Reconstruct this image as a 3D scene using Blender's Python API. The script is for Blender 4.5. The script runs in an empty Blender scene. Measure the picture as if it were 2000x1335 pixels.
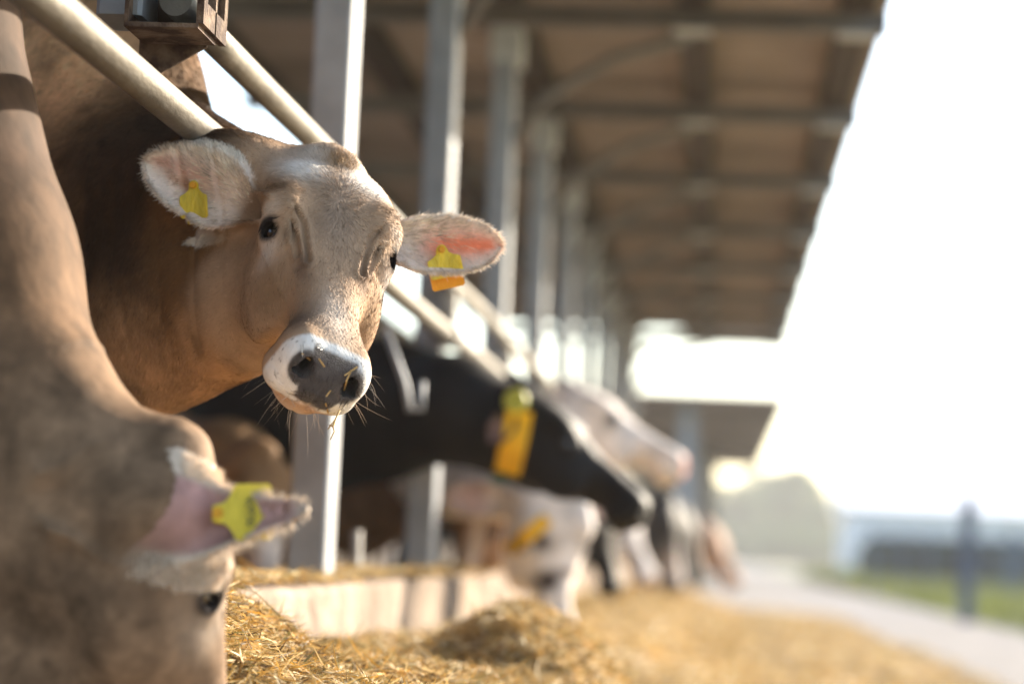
import bpy, math, random
import numpy as np
from mathutils import Vector, Matrix

SC = bpy.context.scene
COL = SC.collection
rng = np.random.default_rng(7)
random.seed(7)
f32 = np.float32

# ------------------------------------------------------------------ camera, light, exposure
FPX = 85 / 36 * 2000
CAMZ = 0.50
FOCUS = 3.60
EXPOSURE = 1.85
SUN_EL, SUN_AZ = 22.0, 50.0          # azimuth measured from +x towards +y
SUN_STRENGTH, SKY_STRENGTH = 4.8, 0.14


def cam_basis(vp=(1405, 1090), roll=2.6):
    d = np.array([(vp[0] - 1000) / FPX, (667.5 - vp[1]) / FPX, -1.0]); d /= np.linalg.norm(d)
    s, c = math.sin(math.radians(roll)), math.cos(math.radians(roll))
    U = np.array([s, c, (s * d[0] + c * d[1]) / -d[2]]); U /= np.linalg.norm(U)
    return np.array([np.cross(d, U), d, U])


RC = cam_basis()
CAM = np.array([0, 0, CAMZ])


def ray(px, py):
    return RC @ np.array([(px - 1000) / FPX, (667.5 - py) / FPX, -1.0])


def at(px, py, Y):
    """world point seen at a photo pixel (2000 x 1335) at distance Y along the barn"""
    v = ray(px, py); return CAM + v * (Y / v[1])


cd = bpy.data.cameras.new('camera'); cam = bpy.data.objects.new('camera', cd); COL.objects.link(cam)
cd.lens = 85; cd.sensor_width = 36; cd.clip_end = 3000; cd.clip_start = .05
cd.dof.use_dof = True; cd.dof.focus_distance = FOCUS; cd.dof.aperture_fstop = 1.85
Mc = Matrix([list(RC[i]) + [CAM[i]] for i in range(3)] + [[0, 0, 0, 1]])
cam.matrix_world = Mc
SC.camera = cam

w = bpy.data.worlds.new('World'); SC.world = w; w.use_nodes = True
nt = w.node_tree
sky = nt.nodes.new('ShaderNodeTexSky'); sky.sky_type = 'NISHITA'; sky.sun_disc = False
sky.sun_elevation = math.radians(SUN_EL); sky.sun_rotation = math.radians(90 - SUN_AZ)
sky.dust_density = 1.2; sky.air_density = 1.0; sky.ozone_density = 1.0
bg = nt.nodes['Background']; bg.inputs[1].default_value = SKY_STRENGTH
nt.links.new(sky.outputs[0], bg.inputs[0])
sd = bpy.data.lights.new('sun', 'SUN'); sun = bpy.data.objects.new('sun', sd); COL.objects.link(sun)
sd.energy = SUN_STRENGTH; sd.angle = math.radians(.5); sd.color = (1, .88, .70)
e, a = math.radians(SUN_EL), math.radians(SUN_AZ)
sdir = Vector((math.cos(e) * math.cos(a), math.cos(e) * math.sin(a), math.sin(e)))
sun.rotation_euler = sdir.to_track_quat('Z', 'Y').to_euler(); sun.location = (8, 3, 6)
SC.view_settings.view_transform = 'Standard'; SC.view_settings.look = 'None'
SC.view_settings.exposure = EXPOSURE; SC.view_settings.gamma = 1
SC.view_settings.use_curve_mapping = False
SC.cycles.use_denoising = True
SC.cycles.max_bounces = 8; SC.cycles.diffuse_bounces = 4; SC.cycles.glossy_bounces = 3
SC.cycles.transmission_bounces = 4; SC.cycles.volume_bounces = 1
SC.cycles.sample_clamp_indirect = 8

# ------------------------------------------------------------------ materials
MATS = {}


def mat(name, col=(.5, .5, .5), rough=.8, var=.2, scale=6.0, bump=.0, bscale=60.0, metallic=0.0, attr=False,
        col2=None, stretch=(1, 1, 1), coat=0.0, sub=0.0, spec=.4, detail=5, lo=.35, hi=.65, transl=0.0):
    if name in MATS: return MATS[name]
    m = bpy.data.materials.new(name); m.use_nodes = True; n = m.node_tree.nodes; l = m.node_tree.links
    b = n['Principled BSDF']; out = n['Material Output']
    b.inputs['Roughness'].default_value = rough; b.inputs['Metallic'].default_value = metallic
    b.inputs['Specular IOR Level'].default_value = spec
    if coat: b.inputs['Coat Weight'].default_value = coat; b.inputs['Coat Roughness'].default_value = .05
    tc = n.new('ShaderNodeTexCoord'); mp = n.new('ShaderNodeMapping'); mp.inputs['Scale'].default_value = stretch
    l.new(tc.outputs['Object'], mp.inputs[0])
    nz = n.new('ShaderNodeTexNoise'); nz.inputs['Scale'].default_value = scale; nz.inputs['Detail'].default_value = detail
    l.new(mp.outputs[0], nz.inputs[0])
    rmp = n.new('ShaderNodeMapRange'); rmp.inputs[1].default_value = lo; rmp.inputs[2].default_value = hi
    l.new(nz.outputs[0], rmp.inputs[0])
    mx = n.new('ShaderNodeMix'); mx.data_type = 'RGBA'
    l.new(rmp.outputs[0], mx.inputs[0])
    if attr:
        at_ = n.new('ShaderNodeAttribute'); at_.attribute_name = 'Col'
        for k, f in ((6, 1 - var), (7, 1 + var)):
            mm = n.new('ShaderNodeMix'); mm.data_type = 'RGBA'; mm.blend_type = 'MULTIPLY'; mm.inputs[0].default_value = 1
            l.new(at_.outputs[0], mm.inputs[6]); mm.inputs[7].default_value = (f, f, f, 1)
            l.new(mm.outputs[2], mx.inputs[k])
    else:
        c2 = col2 or tuple(min(1, c * (1 + var)) for c in col)
        c1 = col if col2 else tuple(c * (1 - var) for c in col)
        mx.inputs[6].default_value = (*c1, 1); mx.inputs[7].default_value = (*c2, 1)
    l.new(mx.outputs[2], b.inputs['Base Color'])
    if bump:
        nb = n.new('ShaderNodeTexNoise'); nb.inputs['Scale'].default_value = bscale; nb.inputs['Detail'].default_value = 6
        l.new(mp.outputs[0], nb.inputs[0])
        bp = n.new('ShaderNodeBump'); bp.inputs['Strength'].default_value = bump; bp.inputs['Distance'].default_value = .01
        l.new(nb.outputs[0], bp.inputs['Height']); l.new(bp.outputs[0], b.inputs['Normal'])
    if sub:
        b.inputs['Subsurface Weight'].default_value = sub; b.inputs['Subsurface Radius'].default_value = (.02, .006, .003)
        b.inputs['Subsurface Scale'].default_value = 1.0
    if transl:
        tr = n.new('ShaderNodeBsdfTranslucent'); l.new(mx.outputs[2], tr.inputs[0])
        ms = n.new('ShaderNodeMixShader'); ms.inputs[0].default_value = transl
        l.new(b.outputs[0], ms.inputs[1]); l.new(tr.outputs[0], ms.inputs[2]); l.new(ms.outputs[0], out.inputs[0])
    MATS[name] = m
    return m


# ------------------------------------------------------------------ object helpers
def tag(o, label=None, cat=None, group=None, kind=None):
    if label: o['label'] = label
    if cat: o['category'] = cat
    if group: o['group'] = group
    if kind: o['kind'] = kind
    return o


def empty(name, loc=(0, 0, 0)):
    o = bpy.data.objects.new(name, None); COL.objects.link(o); o.location = loc; o.empty_display_size = .1
    return o


def mesh(name, V, Fc, m, parent=None, smooth=False, col=None):
    me = bpy.data.meshes.new(name)
    V = np.asarray(V, dtype=f32)
    if isinstance(Fc, np.ndarray):
        nf, k = Fc.shape
        me.vertices.add(len(V)); me.vertices.foreach_set('co', V.ravel())
        me.loops.add(nf * k); me.loops.foreach_set('vertex_index', Fc.astype(np.int32).ravel())
        me.polygons.add(nf); me.polygons.foreach_set('loop_start', np.arange(0, nf * k, k, dtype=np.int32))
        me.update(calc_edges=True)
    else:
        me.from_pydata([tuple(v) for v in V.tolist()], [], Fc)
    if smooth: me.polygons.foreach_set('use_smooth', np.ones(len(me.polygons), bool))
    if col is not None:
        ca = me.color_attributes.new('Col', 'FLOAT_COLOR', 'POINT')
        c = np.ones((len(V), 4), f32); c[:, :3] = col; ca.data.foreach_set('color', c.ravel())
    if m: me.materials.append(m)
    me.validate(); me.update()
    o = bpy.data.objects.new(name, me); COL.objects.link(o)
    if parent is not None:
        o.parent = parent
        o.matrix_parent_inverse = Matrix.Translation(-Vector(parent.location))
    return o


class MB:
    """collects simple solids into one mesh"""
    def __init__(s): s.V = []; s.F = []
    def add(s, V, F):
        b = len(s.V); s.V += [tuple(map(float, v)) for v in V]; s.F += [tuple(i + b for i in f) for f in F]; return s
    def box(s, lo, hi, R=None, c=None, bev=0.0):
        lo = np.array(lo, float); hi = np.array(hi, float)
        if bev:
            pts = []
            x0, y0, z0 = lo; x1, y1, z1 = hi; b = bev
            prof = [(x0 + b, y0), (x1 - b, y0), (x1, y0 + b), (x1, y1 - b), (x1 - b, y1), (x0 + b, y1), (x0, y1 - b), (x0, y0 + b)]
            V = [(x, y, z) for z in (z0, z1) for x, y in prof]
            F = [(i, (i + 1) % 8, (i + 1) % 8 + 8, i + 8) for i in range(8)] + [tuple(range(7, -1, -1)), tuple(range(8, 16))]
        else:
            V = [(x, y, z) for z in (lo[2], hi[2]) for y in (lo[1], hi[1]) for x in (lo[0], hi[0])]
            F = [(0, 2, 3, 1), (4, 5, 7, 6), (0, 1, 5, 4), (2, 6, 7, 3), (0, 4, 6, 2), (1, 3, 7, 5)]
        if R is not None:
            V = [tuple(np.array(R) @ np.array(v) + (0 if c is None else np.array(c))) for v in V]
        return s.add(V, F)
    def bar(s, a, b, w, h, up=(0, 0, 1)):
        a = np.array(a, float); b = np.array(b, float); d = b - a; L = np.linalg.norm(d); d /= L
        u = np.array(up, float); x = np.cross(d, u); x /= np.linalg.norm(x); u = np.cross(x, d)
        return s.box((-w / 2, 0, -h / 2), (w / 2, L, h / 2), np.stack([x, d, u], 1), a)
    def tube(s, pts, r, n=16, cap=True):
        pts = [np.array(p, float) for p in pts]; rs = r if hasattr(r, '__len__') else [r] * len(pts)
        V = []; F = []; up = None
        for i, p in enumerate(pts):
            d = (pts[min(i + 1, len(pts) - 1)] - pts[max(i - 1, 0)]); d /= np.linalg.norm(d)
            if up is None: up = np.cross(d, (0, 0, 1) if abs(d[2]) < .9 else (1, 0, 0))
            up = up - d * np.dot(up, d); up /= np.linalg.norm(up); x = np.cross(d, up)
            for k in range(n):
                t = 2 * math.pi * k / n; V.append(p + rs[i] * (math.cos(t) * up + math.sin(t) * x))
        for i in range(len(pts) - 1):
            for k in range(n): F.append((i * n + k, i * n + (k + 1) % n, (i + 1) * n + (k + 1) % n, (i + 1) * n + k))
        if cap: F += [tuple(range(n - 1, -1, -1)), tuple(range(len(V) - n, len(V)))]
        return s.add(V, F)
    def build(s, name, m, parent=None, smooth=False):
        o = mesh(name, s.V, s.F, m, parent)
        if smooth:
            try: o.data.shade_smooth_by_angle = None
            except Exception: pass
            o.data.polygons.foreach_set('use_smooth', [len(p.vertices) == 4 for p in o.data.polygons])
        return o


def noise3(P, scale, seed=0, octaves=3):
    """cheap smooth value noise in numpy, about -1..1"""
    P = np.asarray(P, dtype=np.float64) * scale; out = np.zeros(len(P)); amp = 1.0; tot = 0
    for o in range(octaves):
        i = np.floor(P).astype(np.int64); f = P - i; f = f * f * (3 - 2 * f); v = 0
        for dx in (0, 1):
            for dy in (0, 1):
                for dz in (0, 1):
                    h = ((i[:, 0] + dx) * 73856093) ^ ((i[:, 1] + dy) * 19349663) ^ ((i[:, 2] + dz) * 83492791) ^ ((seed + o * 17) * 2654435761)
                    h = (h ^ (h >> 13)) * 1274126177 & 0xffffffff
                    h = (h ^ (h >> 16)) & 0xffff
                    w_ = (f[:, 0] if dx else 1 - f[:, 0]) * (f[:, 1] if dy else 1 - f[:, 1]) * (f[:, 2] if dz else 1 - f[:, 2])
                    v = v + w_ * (h / 32767.5 - 1)
        out += amp * v; tot += amp; amp *= .5; P = P * 2.03 + 11.3
    return out / tot


def strands(name, P, D, N, L, Wd, C, m, parent=None, bend=None, seg=3):
    """thin tapered blades: roots P, directions D, side reference N, length L, width Wd, colour C -> one mesh"""
    n = len(P); D = D / np.linalg.norm(D, axis=1, keepdims=True)
    S = np.cross(D, N); S /= np.linalg.norm(S, axis=1, keepdims=True) + 1e-9
    if bend is None: bend = np.zeros_like(P)
    V = np.zeros((n, 2 * seg + 1, 3), f32)
    for i in range(seg):
        t = i / seg; wd = Wd * (1 - .6 * t ** 2) * .5
        c = P + D * (L * t)[:, None] + bend * (L * t * t)[:, None]
        V[:, 2 * i] = c - S * wd[:, None]; V[:, 2 * i + 1] = c + S * wd[:, None]
    V[:, 2 * seg] = P + D * L[:, None] + bend * L[:, None]
    base = (np.arange(n) * (2 * seg + 1))[:, None]
    T = []
    for i in range(seg - 1):
        a = 2 * i
        T += [(a, a + 1, a + 3), (a, a + 3, a + 2)]
    T.append((2 * seg - 2, 2 * seg - 1, 2 * seg))
    F = (base[:, :, None] + np.array(T)[None]).reshape(-1, 3)
    return mesh(name, V.reshape(-1, 3), F, m, parent, smooth=True, col=np.repeat(C, 2 * seg + 1, axis=0))


def up_h(px, py, z):
    """world point seen at a pixel on the horizontal plane z"""
    v = ray(px, py); return CAM + v * ((z - CAMZ) / v[2])

# ------------------------------------------------------------------ ground, road, grass, barn
XP = -.867                # x of the right face of the posts
ROOFZ = CAMZ + 2.2
BAY = 2.0
POSTY = [5.3 + BAY * k for k in range(10)]

M_con = mat('concrete_ground', (.30, .285, .27), .9, .15, 3, .3, 40)
MB().add([(-400, -60, -.012), (400, -60, -.012), (400, 900, -.012), (-400, 900, -.012)], [(0, 1, 2, 3)]).build('ground', mat('field_soil', (.16, .15, .10), .95, .3, .4, .2, 4))
bpy.data.objects['ground']['kind'] = 'structure'
MB().add([(-8, -6, -.004), (2.55, -6, -.004), (2.55, 200, -.004), (-8, 200, -.004)], [(0, 1, 2, 3)]).build('road', mat('road_concrete', (.22, .208, .204), .95, .14, 2.5, .4, 50, spec=.08))
bpy.data.objects['road']['kind'] = 'structure'


def grass_patch():
    n = 26000
    P = np.stack([rng.uniform(2.55, 9, n), rng.uniform(8, 75, n), np.zeros(n)], 1)
    P[:, 2] = 0
    D = rng.normal(0, .35, (n, 3)); D[:, 2] = 1
    L = rng.uniform(.05, .16, n) * (1 + P[:, 1] / 40)
    C = np.array([.11, .14, .05]) * rng.uniform(.6, 1.35, (n, 1)) + np.array([.05, .03, 0]) * rng.random((n, 1))
    o = strands('grass', P, D, rng.normal(0, 1, (n, 3)), L, .02 + P[:, 1] * .0012, C, mat('grass_blade', attr=True, var=.2, rough=.7, transl=.35), seg=2)
    tag(o, 'green grass verge right of the grey road', 'grass', kind='stuff')


grass_patch()
MB().add([(2.55, -6, 0), (40, -6, 0), (40, 120, 0), (2.55, 120, 0)], [(0, 1, 2, 3)]).build('verge', mat('verge_turf', (.11, .14, .05), .95, .35, 3, .4, 30))
bpy.data.objects['verge']['kind'] = 'structure'

# --- barn: one building with its parts
M_gal = mat('galvanised_steel', (.25, .265, .29), .55, .14, 9, .12, 40, metallic=.25)
M_galw = mat('weathered_steel', (.38, .35, .31), .6, .22, 14, .25, 90, metallic=.15)
M_roof = mat('brown_roof_sheet', (.27, .222, .19), .8, .15, 2, .1, 20)
M_beam = mat('brown_painted_beam', (.035, .022, .016), .7, .25, 4)
M_raft = mat('grey_rafter_steel', (.15, .135, .125), .6, .15, 4)
M_gus = mat('pale_bracket_steel', (.42, .44, .45), .5, .15, 8)
barn = empty('cattle_barn', (-.9, 14, 0))
tag(barn, 'long open fronted cattle barn with grey steel posts and brown corrugated roof', 'barn')

RX0, RX1 = -2.35, .602


def slope(x):            # the roof underside is level over the feed alley
    return ROOFZ + 0.0 * x


def roof_sheet(name, x0, x1, y0, y1, z, m, parent, pitch=.09):
    ys = np.arange(y0, y1, pitch / 4); k = np.arange(len(ys))
    zz = z + .030 + np.array([0, .024, .024, 0])[k % 4]
    V = []; n = len(ys)
    for x in (x0, x1):
        for y, c in zip(ys, zz): V.append((x, y, c))
    for x in (x0, x1):
        for y, c in zip(ys, zz): V.append((x, y, c + .012))
    F = []
    for i in range(n - 1):
        F += [(i, i + 1, n + i + 1, n + i), (2 * n + i, 3 * n + i, 3 * n + i + 1, 2 * n + i + 1),
              (i, 2 * n + i, 2 * n + i + 1, i + 1), (n + i, n + i + 1, 3 * n + i + 1, 3 * n + i)]
    F += [(0, n, 3 * n, 2 * n), (n - 1, 3 * n - 1, 4 * n - 1, 2 * n - 1)]
    return mesh(name, V, F, m, parent)


roof_sheet('roof', RX0, RX1, -4, 24, ROOFZ, M_roof, barn, pitch=.17)
pA = up_h(1362, 185, ROOFZ - .06)[0]; pB = up_h(1655, 100, ROOFZ - .06)[0]
for x in (pA, pB, XP - .06, -1.6, -2.28):
    b = MB().box((x - .06, -4, ROOFZ - .075), (x + .06, 24, ROOFZ + .028)); b.build('purlin', M_beam, barn)
for y in [1.3, 3.3] + POSTY:
    r = MB().box((RX0, y - .03, ROOFZ - .15), (RX1 - .03, y - .022, ROOFZ - .076)).box((RX0, y - .05, ROOFZ - .158), (RX1 - .03, y + .05, ROOFZ - .148)).box((RX0, y - .05, ROOFZ - .078), (RX1 - .03, y + .05, ROOFZ - .0765))
    ro = r.build('rafter', M_raft, barn)
    for x in (pA, pB):
        MB().box((x - .075, y - .06, ROOFZ - .17), (x + .075, y + .06, ROOFZ - .1585)).build('bracket', M_gus, ro)
for y in POSTY:
    po = MB().box((XP - .085, y, 0), (XP, y + .14, ROOFZ - .16), bev=.006).build('post', M_gal, barn)
    MB().box((XP - .10, y - .012, ROOFZ - .30), (XP + .02, y + .18, ROOFZ - .161)).build('cap_plate', M_gus, po)
    MB().tube([(XP - .02, y + .09, ROOFZ - .62), (XP + .12, y + .09, ROOFZ - .42), (XP + .38, y + .09, ROOFZ - .26), (pA, y + .09, ROOFZ - .16)], .024, 10).build('brace', M_raft, barn, True)
for xa, xb in ((-.45, pA - .06), (pA + .06, RX1)):
    MB().box((xa, 24.0, ROOFZ - .05), (xb, 24.03, ROOFZ + .06)).build('lit_roof_edge', mat('lit_edge_pale', (.6, .58, .55), .7), barn)  # pale strips stand for light caught on the end edge of the roof
# short hanging post with the rusty bracket over the neck rail
hy = 3.50
hp = MB().box((-.962, hy, 1.27), (-.892, hy + .12, ROOFZ - .16), bev=.006)
hp.build('post', M_gal, barn)

# second barn beyond
barn2 = empty('far_barn', (-.9, 45, 0)); tag(barn2, 'second low barn roof standing beyond the end of the long barn', 'barn')
c0 = up_h(1525, 780, ROOFZ)
roof_sheet('roof', -8, c0[0] + .12, c0[1], c0[1] + 27, ROOFZ, M_roof, barn2, pitch=.4)
for y in (34.2, 42, 50, 58):
    MB().box((-.62, y, 0), (-.42, y + .2, ROOFZ)).build('post', M_gal, barn2)
for y in (36, 44, 52):
    MB().box((-8, y, ROOFZ - .15), (c0[0], y + .12, ROOFZ + .028)).build('rafter', M_raft, barn2)

MB().box((-8, 46, 0), (-.1, 46.2, ROOFZ - .16)).build('wall', mat('grey_far_wall', (.20, .185, .17), .9, .15, 1), barn2)

# --- neck rails
M_pipe = mat('weathered_pipe', (.065, .054, .042), .5, .5, 11, .18, 90, metallic=.3, col2=(.165, .145, .118), stretch=(1, .35, 1), lo=.3, hi=.7)
M_pipe2 = mat('galvanised_pipe', (.075, .064, .05), .5, .4, 14, .18, 90, metallic=.3, col2=(.17, .15, .122), stretch=(1, .4, 1))
PX, P1Z, P2Z = -.845, CAMZ + .639, CAMZ + .799


def rail(name, x, z, r, y0, y1, m, label):
    b = MB(); ys = np.arange(y0, y1, .35)
    b.tube([(x + .002 * math.sin(y * 1.7), y, z + .002 * math.cos(y * 2.3)) for y in ys], r, 28)
    o = b.build(name, m, None, True); tag(o, label, 'rail'); return o


lower = rail('neck_rail', PX, P1Z, .0268, -.8, 23.5, M_pipe, 'lower weathered steel rail passing over the necks of the cows')
upper = rail('neck_rail', PX, P2Z, .0248, 3.52, 23.5, M_pipe2, 'upper steel rail that starts behind the rusty bracket')
stub = rail('neck_rail', PX, P2Z + .012, .0255, .6, 3.46, M_pipe2, 'short rail end that stops inside the rusty bracket at the top')
M_clamp = mat('black_clamp', (.03, .028, .026), .5, .3)
for y in POSTY:
    MB().tube([(PX, y - .03, P1Z), (PX, y + .03, P1Z)], .04, 20).box((PX - .02, y - .03, P1Z + .03), (PX + .02, y + .03, P2Z - .024)).build('clamp', M_clamp if y < 6 else M_galw, lower)
M_rust = mat('rusty_steel', (.055, .03, .022), .8, .4, 26, .5, 120, col2=(.17, .115, .08), lo=.42, hi=.6, spec=.15)
br = empty('rail_bracket', (PX, 3.500, P2Z)); tag(br, 'rusty slotted steel bracket holding the rail ends at the top left', 'bracket')
MB().box((PX - .066, 3.475, P2Z - .052), (PX + .046, 3.600, P2Z - .045)).build('bottom_plate', M_rust, br)
sp = MB(); x0, x1 = PX + .043, PX + .054; z0, z1 = P2Z - .045, P2Z + .085
for (ya, yb, za, zb) in ((3.475, 3.500, z0, z1), (3.620, 3.640, z0, z1), (3.555, 3.565, z0, z1), (3.500, 3.620, z0, z0 + .035), (3.500, 3.620, z0 + .085, z1)):
    sp.box((x0, ya, za), (x1, yb, zb))
sp.build('side_plate', M_rust, br)
MB().box((PX - .066, 3.475, P2Z - .045), (PX - .060, 3.600, P2Z + .085)).build('side_plate', M_rust, br)
MB().box((PX - .0595, 3.600, P2Z - .0445), (PX + .0425, 3.606, P2Z + .085)).build('back_plate', mat('dark_rust', (.05, .03, .02), .9), br)
MB().add([(PX - .075, 3.610, P2Z - .115), (PX + .03, 3.610, P2Z - .053), (PX + .05, 3.610, P2Z + .05), (PX - .075, 3.610, P2Z + .05),
          (PX - .075, 3.616, P2Z - .115), (PX + .03, 3.616, P2Z - .053), (PX + .05, 3.616, P2Z + .05), (PX - .075, 3.616, P2Z + .05)],
         [(0, 1, 2, 3), (7, 6, 5, 4), (0, 4, 5, 1), (1, 5, 6, 2), (2, 6, 7, 3), (3, 7, 4, 0)]).build('gusset', M_rust, br)

# uprights of the feed barrier behind the kerb wall, and head lock loops
for i, (px, pt, Y, r, lab) in enumerate([(700, 1035, 6.2, .013, 'short rusty upright peg standing on the kerb wall'), (845, 900, 8.4, .03, 'grey upright feed barrier tube in the shade of the barn')]):
    t = at(px, pt, Y)
    o = MB().tube([(t[0], t[1], .3), (t[0] - .004, t[1], t[2])], r, 12).build('barrier_upright', M_galw, None, True); tag(o, lab, 'upright')
q = [at(*p, 6.0) for p in ((752, 640), (790, 745), (800, 800), (822, 800), (824, 745))]
o = MB().tube(q, .009, 8).build('head_lock_loop', M_gal, None, True); tag(o, 'bent steel head lock loop hanging below the lower rail', 'head lock')

# --- kerb wall: three cast blocks
M_wall = mat('cast_concrete', (.30, .245, .20), .9, .18, 5, .4, 60)
WZ = CAMZ - .09
M_wall = mat('stained_concrete', (.15, .115, .09), .95, .25, 4.5, .6, 45, col2=(.32, .255, .205), lo=.34, hi=.6, spec=.1)


def block(y0, y1, x1, dep=.18):
    """a cast block with a rough worn face"""
    ny_, nz_ = max(4, int((y1 - y0) / .04)), 12; ys_ = np.linspace(y0, y1, ny_); V = []; F = []
    prof = [(x1 - dep, 0), (x1 - dep, WZ - .012), (x1 - dep + .012, WZ)] + [(x1 - .014, WZ), (x1 - .004, WZ - .005), (x1, WZ - .016)] + [(x1, z) for z in np.linspace(WZ - .05, 0, nz_)]
    n = len(prof)
    for y in ys_:
        for x, z in prof: V.append((x, y, z))
    V = np.array(V); nn = noise3(V, 9, 71, 3); n2 = noise3(V, 30, 72, 2); fr = (V[:, 0] > x1 - .03)
    V[:, 0] -= np.where(fr, np.clip(nn, 0, 1) * .012 + .004 * n2 + .004, 0); V[:, 2] -= np.where(V[:, 2] > WZ - .02, np.clip(nn, 0, 1) * .014, 0)
    for i in range(ny_ - 1):
        for k in range(n - 1): F.append((i * n + k, i * n + k + 1, (i + 1) * n + k + 1, (i + 1) * n + k))
    F += [tuple(range(n - 1, -1, -1)), tuple((ny_ - 1) * n + k for k in range(n))]
    return mesh('kerb_block', V, F, M_wall)


for y0, y1, dx, lab in ((3.22, 5.42, 0, 'nearest pale concrete kerb block below the brown cow'), (5.45, 7.4, -.022, 'second pale concrete kerb block behind the nearest one'),
                        (7.43, 9.5, -.008, 'third concrete kerb block beside the spotted feeding cow'), (9.53, 24, -.016, 'farthest concrete kerb running down the barn')):
    tag(block(y0, y1, -.8 + dx), lab, 'kerb')

# --- far right: posts, gate, bales, shed, trees
M_blue = mat('blue_grey_post', (.10, .13, .19), .6, .2)


def far_post(px, py0, py1, Y, w_, lab, m=M_blue):
    b = at(px, py0, Y); t = at(px + 4, py1, Y)
    o = empty('gate_post', (b[0], b[1], 0)); tag(o, lab, 'post')
    MB().box((b[0] - w_ / 2, Y, 0), (b[0] + w_ / 2, Y + w_, t[2] * .82), bev=w_ * .1).build('shaft', m, o)
    MB().tube([(b[0], Y + w_ / 2, t[2] * .82), (b[0], Y + w_ / 2, t[2])], w_ * .22, 8).build('tip', M_galw, o)
    return o


far_post(1888, 1190, 915, 23.6, .13, 'blue grey gate post on the road edge at the right')
far_post(1976, 1125, 1010, 40, .12, 'thin dark post behind the blue grey gate post')
g = empty('field_gate', (5.5, 38, 0)); tag(g, 'long low metal field gate far away on the right', 'gate')
for z in (.25, .5, .75, 1.0):
    MB().tube([at(1700, 1100, 42) * [1, 1, 0] + [0, 0, z], at(2060, 1100, 40) * [1, 1, 0] + [0, 0, z]], .022, 8).build('bar', M_blue, g)
for i, px in enumerate((1705, 1760, 1815, 1935, 1990)):
    c = at(px, 1100, 41); MB().box((c[0] - .03, 40.9 + .05 * i, 0), (c[0] + .03, 40.96 + .05 * i, 1.1)).build('stile', M_blue, g)
M_bale = mat('dark_green_wrap', (.02, .035, .025), .4, .3, 2)
labs = ['leftmost', 'second', 'third', 'fourth', 'fifth', 'rightmost']
for i in range(6):
    px = 1722 + i * 56; c = at(px, 1120, 58); r = .62
    b = MB(); n = 24
    b.tube([(c[0] - .3 * r, 58, r), (c[0] - .28 * r, 58, r), (c[0] + .3 * r, 58, r)], [r * .93, r, r], n)
    V = []; F = []
    o = MB().tube([(c[0], 57.4, r), (c[0], 57.45, r), (c[0], 58.5, r), (c[0], 58.55, r)], [r * .86, r, r, r * .86], n).build('wrapped_bale', M_bale, None, True)
    tag(o, f'{labs[i]} dark wrapped round bale in the row below the white shed', 'bale', 'wrapped bales below the white shed')
shed = empty('white_shed', (8, 78, 0)); tag(shed, 'long pale shed with a white roof far away at the right edge', 'shed')
sx0, sx1 = at(1668, 1050, 76)[0], at(2300, 1050, 76)[0]
MB().box((sx0, 76, 0), (sx1, 86, 2.3)).build('wall', mat('shed_wall', (.72, .70, .70), .8, .1), shed)
MB().add([(sx0 - .3, 75.7, 2.28), (sx1, 75.7, 2.28), (sx1, 81, 3.3), (sx0 - .3, 81, 3.3), (sx1, 86.3, 2.28), (sx0 - .3, 86.3, 2.28)],
         [(0, 1, 2, 3), (3, 2, 4, 5), (0, 3, 5), (1, 4, 2), (0, 5, 4, 1)]).build('roof', mat('shed_roof', (.75, .76, .8), .5, .05), shed)


def tree(px, pyb, pyt, Y, wpx, lab, m, seed, cone=False, name='leafy_tree'):
    r = np.random.default_rng(seed); b = at(px, pyb, Y); H = at(px, pyt, Y)[2]; W = wpx / 2 / FPX * Y
    root = empty(name, (b[0], Y, 0)); tag(root, lab, 'tree')
    t = MB().tube([(b[0], Y, 0), (b[0] + .05 * W, Y, H * .3), (b[0], Y, H * .75)], [W * .09, W * .06, W * .02], 8)
    for k in range(5):
        an = k * 1.3; t.tube([(b[0], Y, H * (.25 + .08 * k)), (b[0] + math.cos(an) * W * .6, Y + math.sin(an) * W * .6, H * (.45 + .08 * k))], [W * .04, W * .012], 6)
    t.build('trunk', mat('bark', (.10, .08, .06), .9), root)
    n = 5200; u = r.random(n)
    k = 26; cc = np.stack([r.normal(0, .45, k), r.normal(0, .45, k), r.uniform(.10, .88, k)], 1)
    ci = r.integers(0, k, n); p = cc[ci] + r.normal(0, .13, (n, 3)) * [1, 1, .8]
    if cone: p[:, :2] *= (1.15 - p[:, 2:3]) * 1.2
    else:
        lim = np.sqrt(np.clip(1 - ((p[:, 2] - .55) / .48) ** 2, .02, 1)); rad = np.hypot(p[:, 0], p[:, 1]); s_ = np.minimum(1, lim / np.maximum(rad, 1e-3)); p[:, :2] *= s_[:, None]
    p[:, 2] = np.clip(p[:, 2], .08, 1)
    P = np.stack([b[0] + p[:, 0] * W, Y + p[:, 1] * W, p[:, 2] * H], 1)
    C = np.array(m) * r.uniform(.6, 1.4, (k, 1))[ci] * r.uniform(.8, 1.2, (n, 1))
    strands('crown', P, r.normal(0, 1, (n, 3)), r.normal(0, 1, (n, 3)), np.full(n, W * .16), np.full(n, W * .09), C,
            mat('tree_leaf', attr=True, var=.1, rough=.7, transl=.3), root, seg=2)


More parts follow.
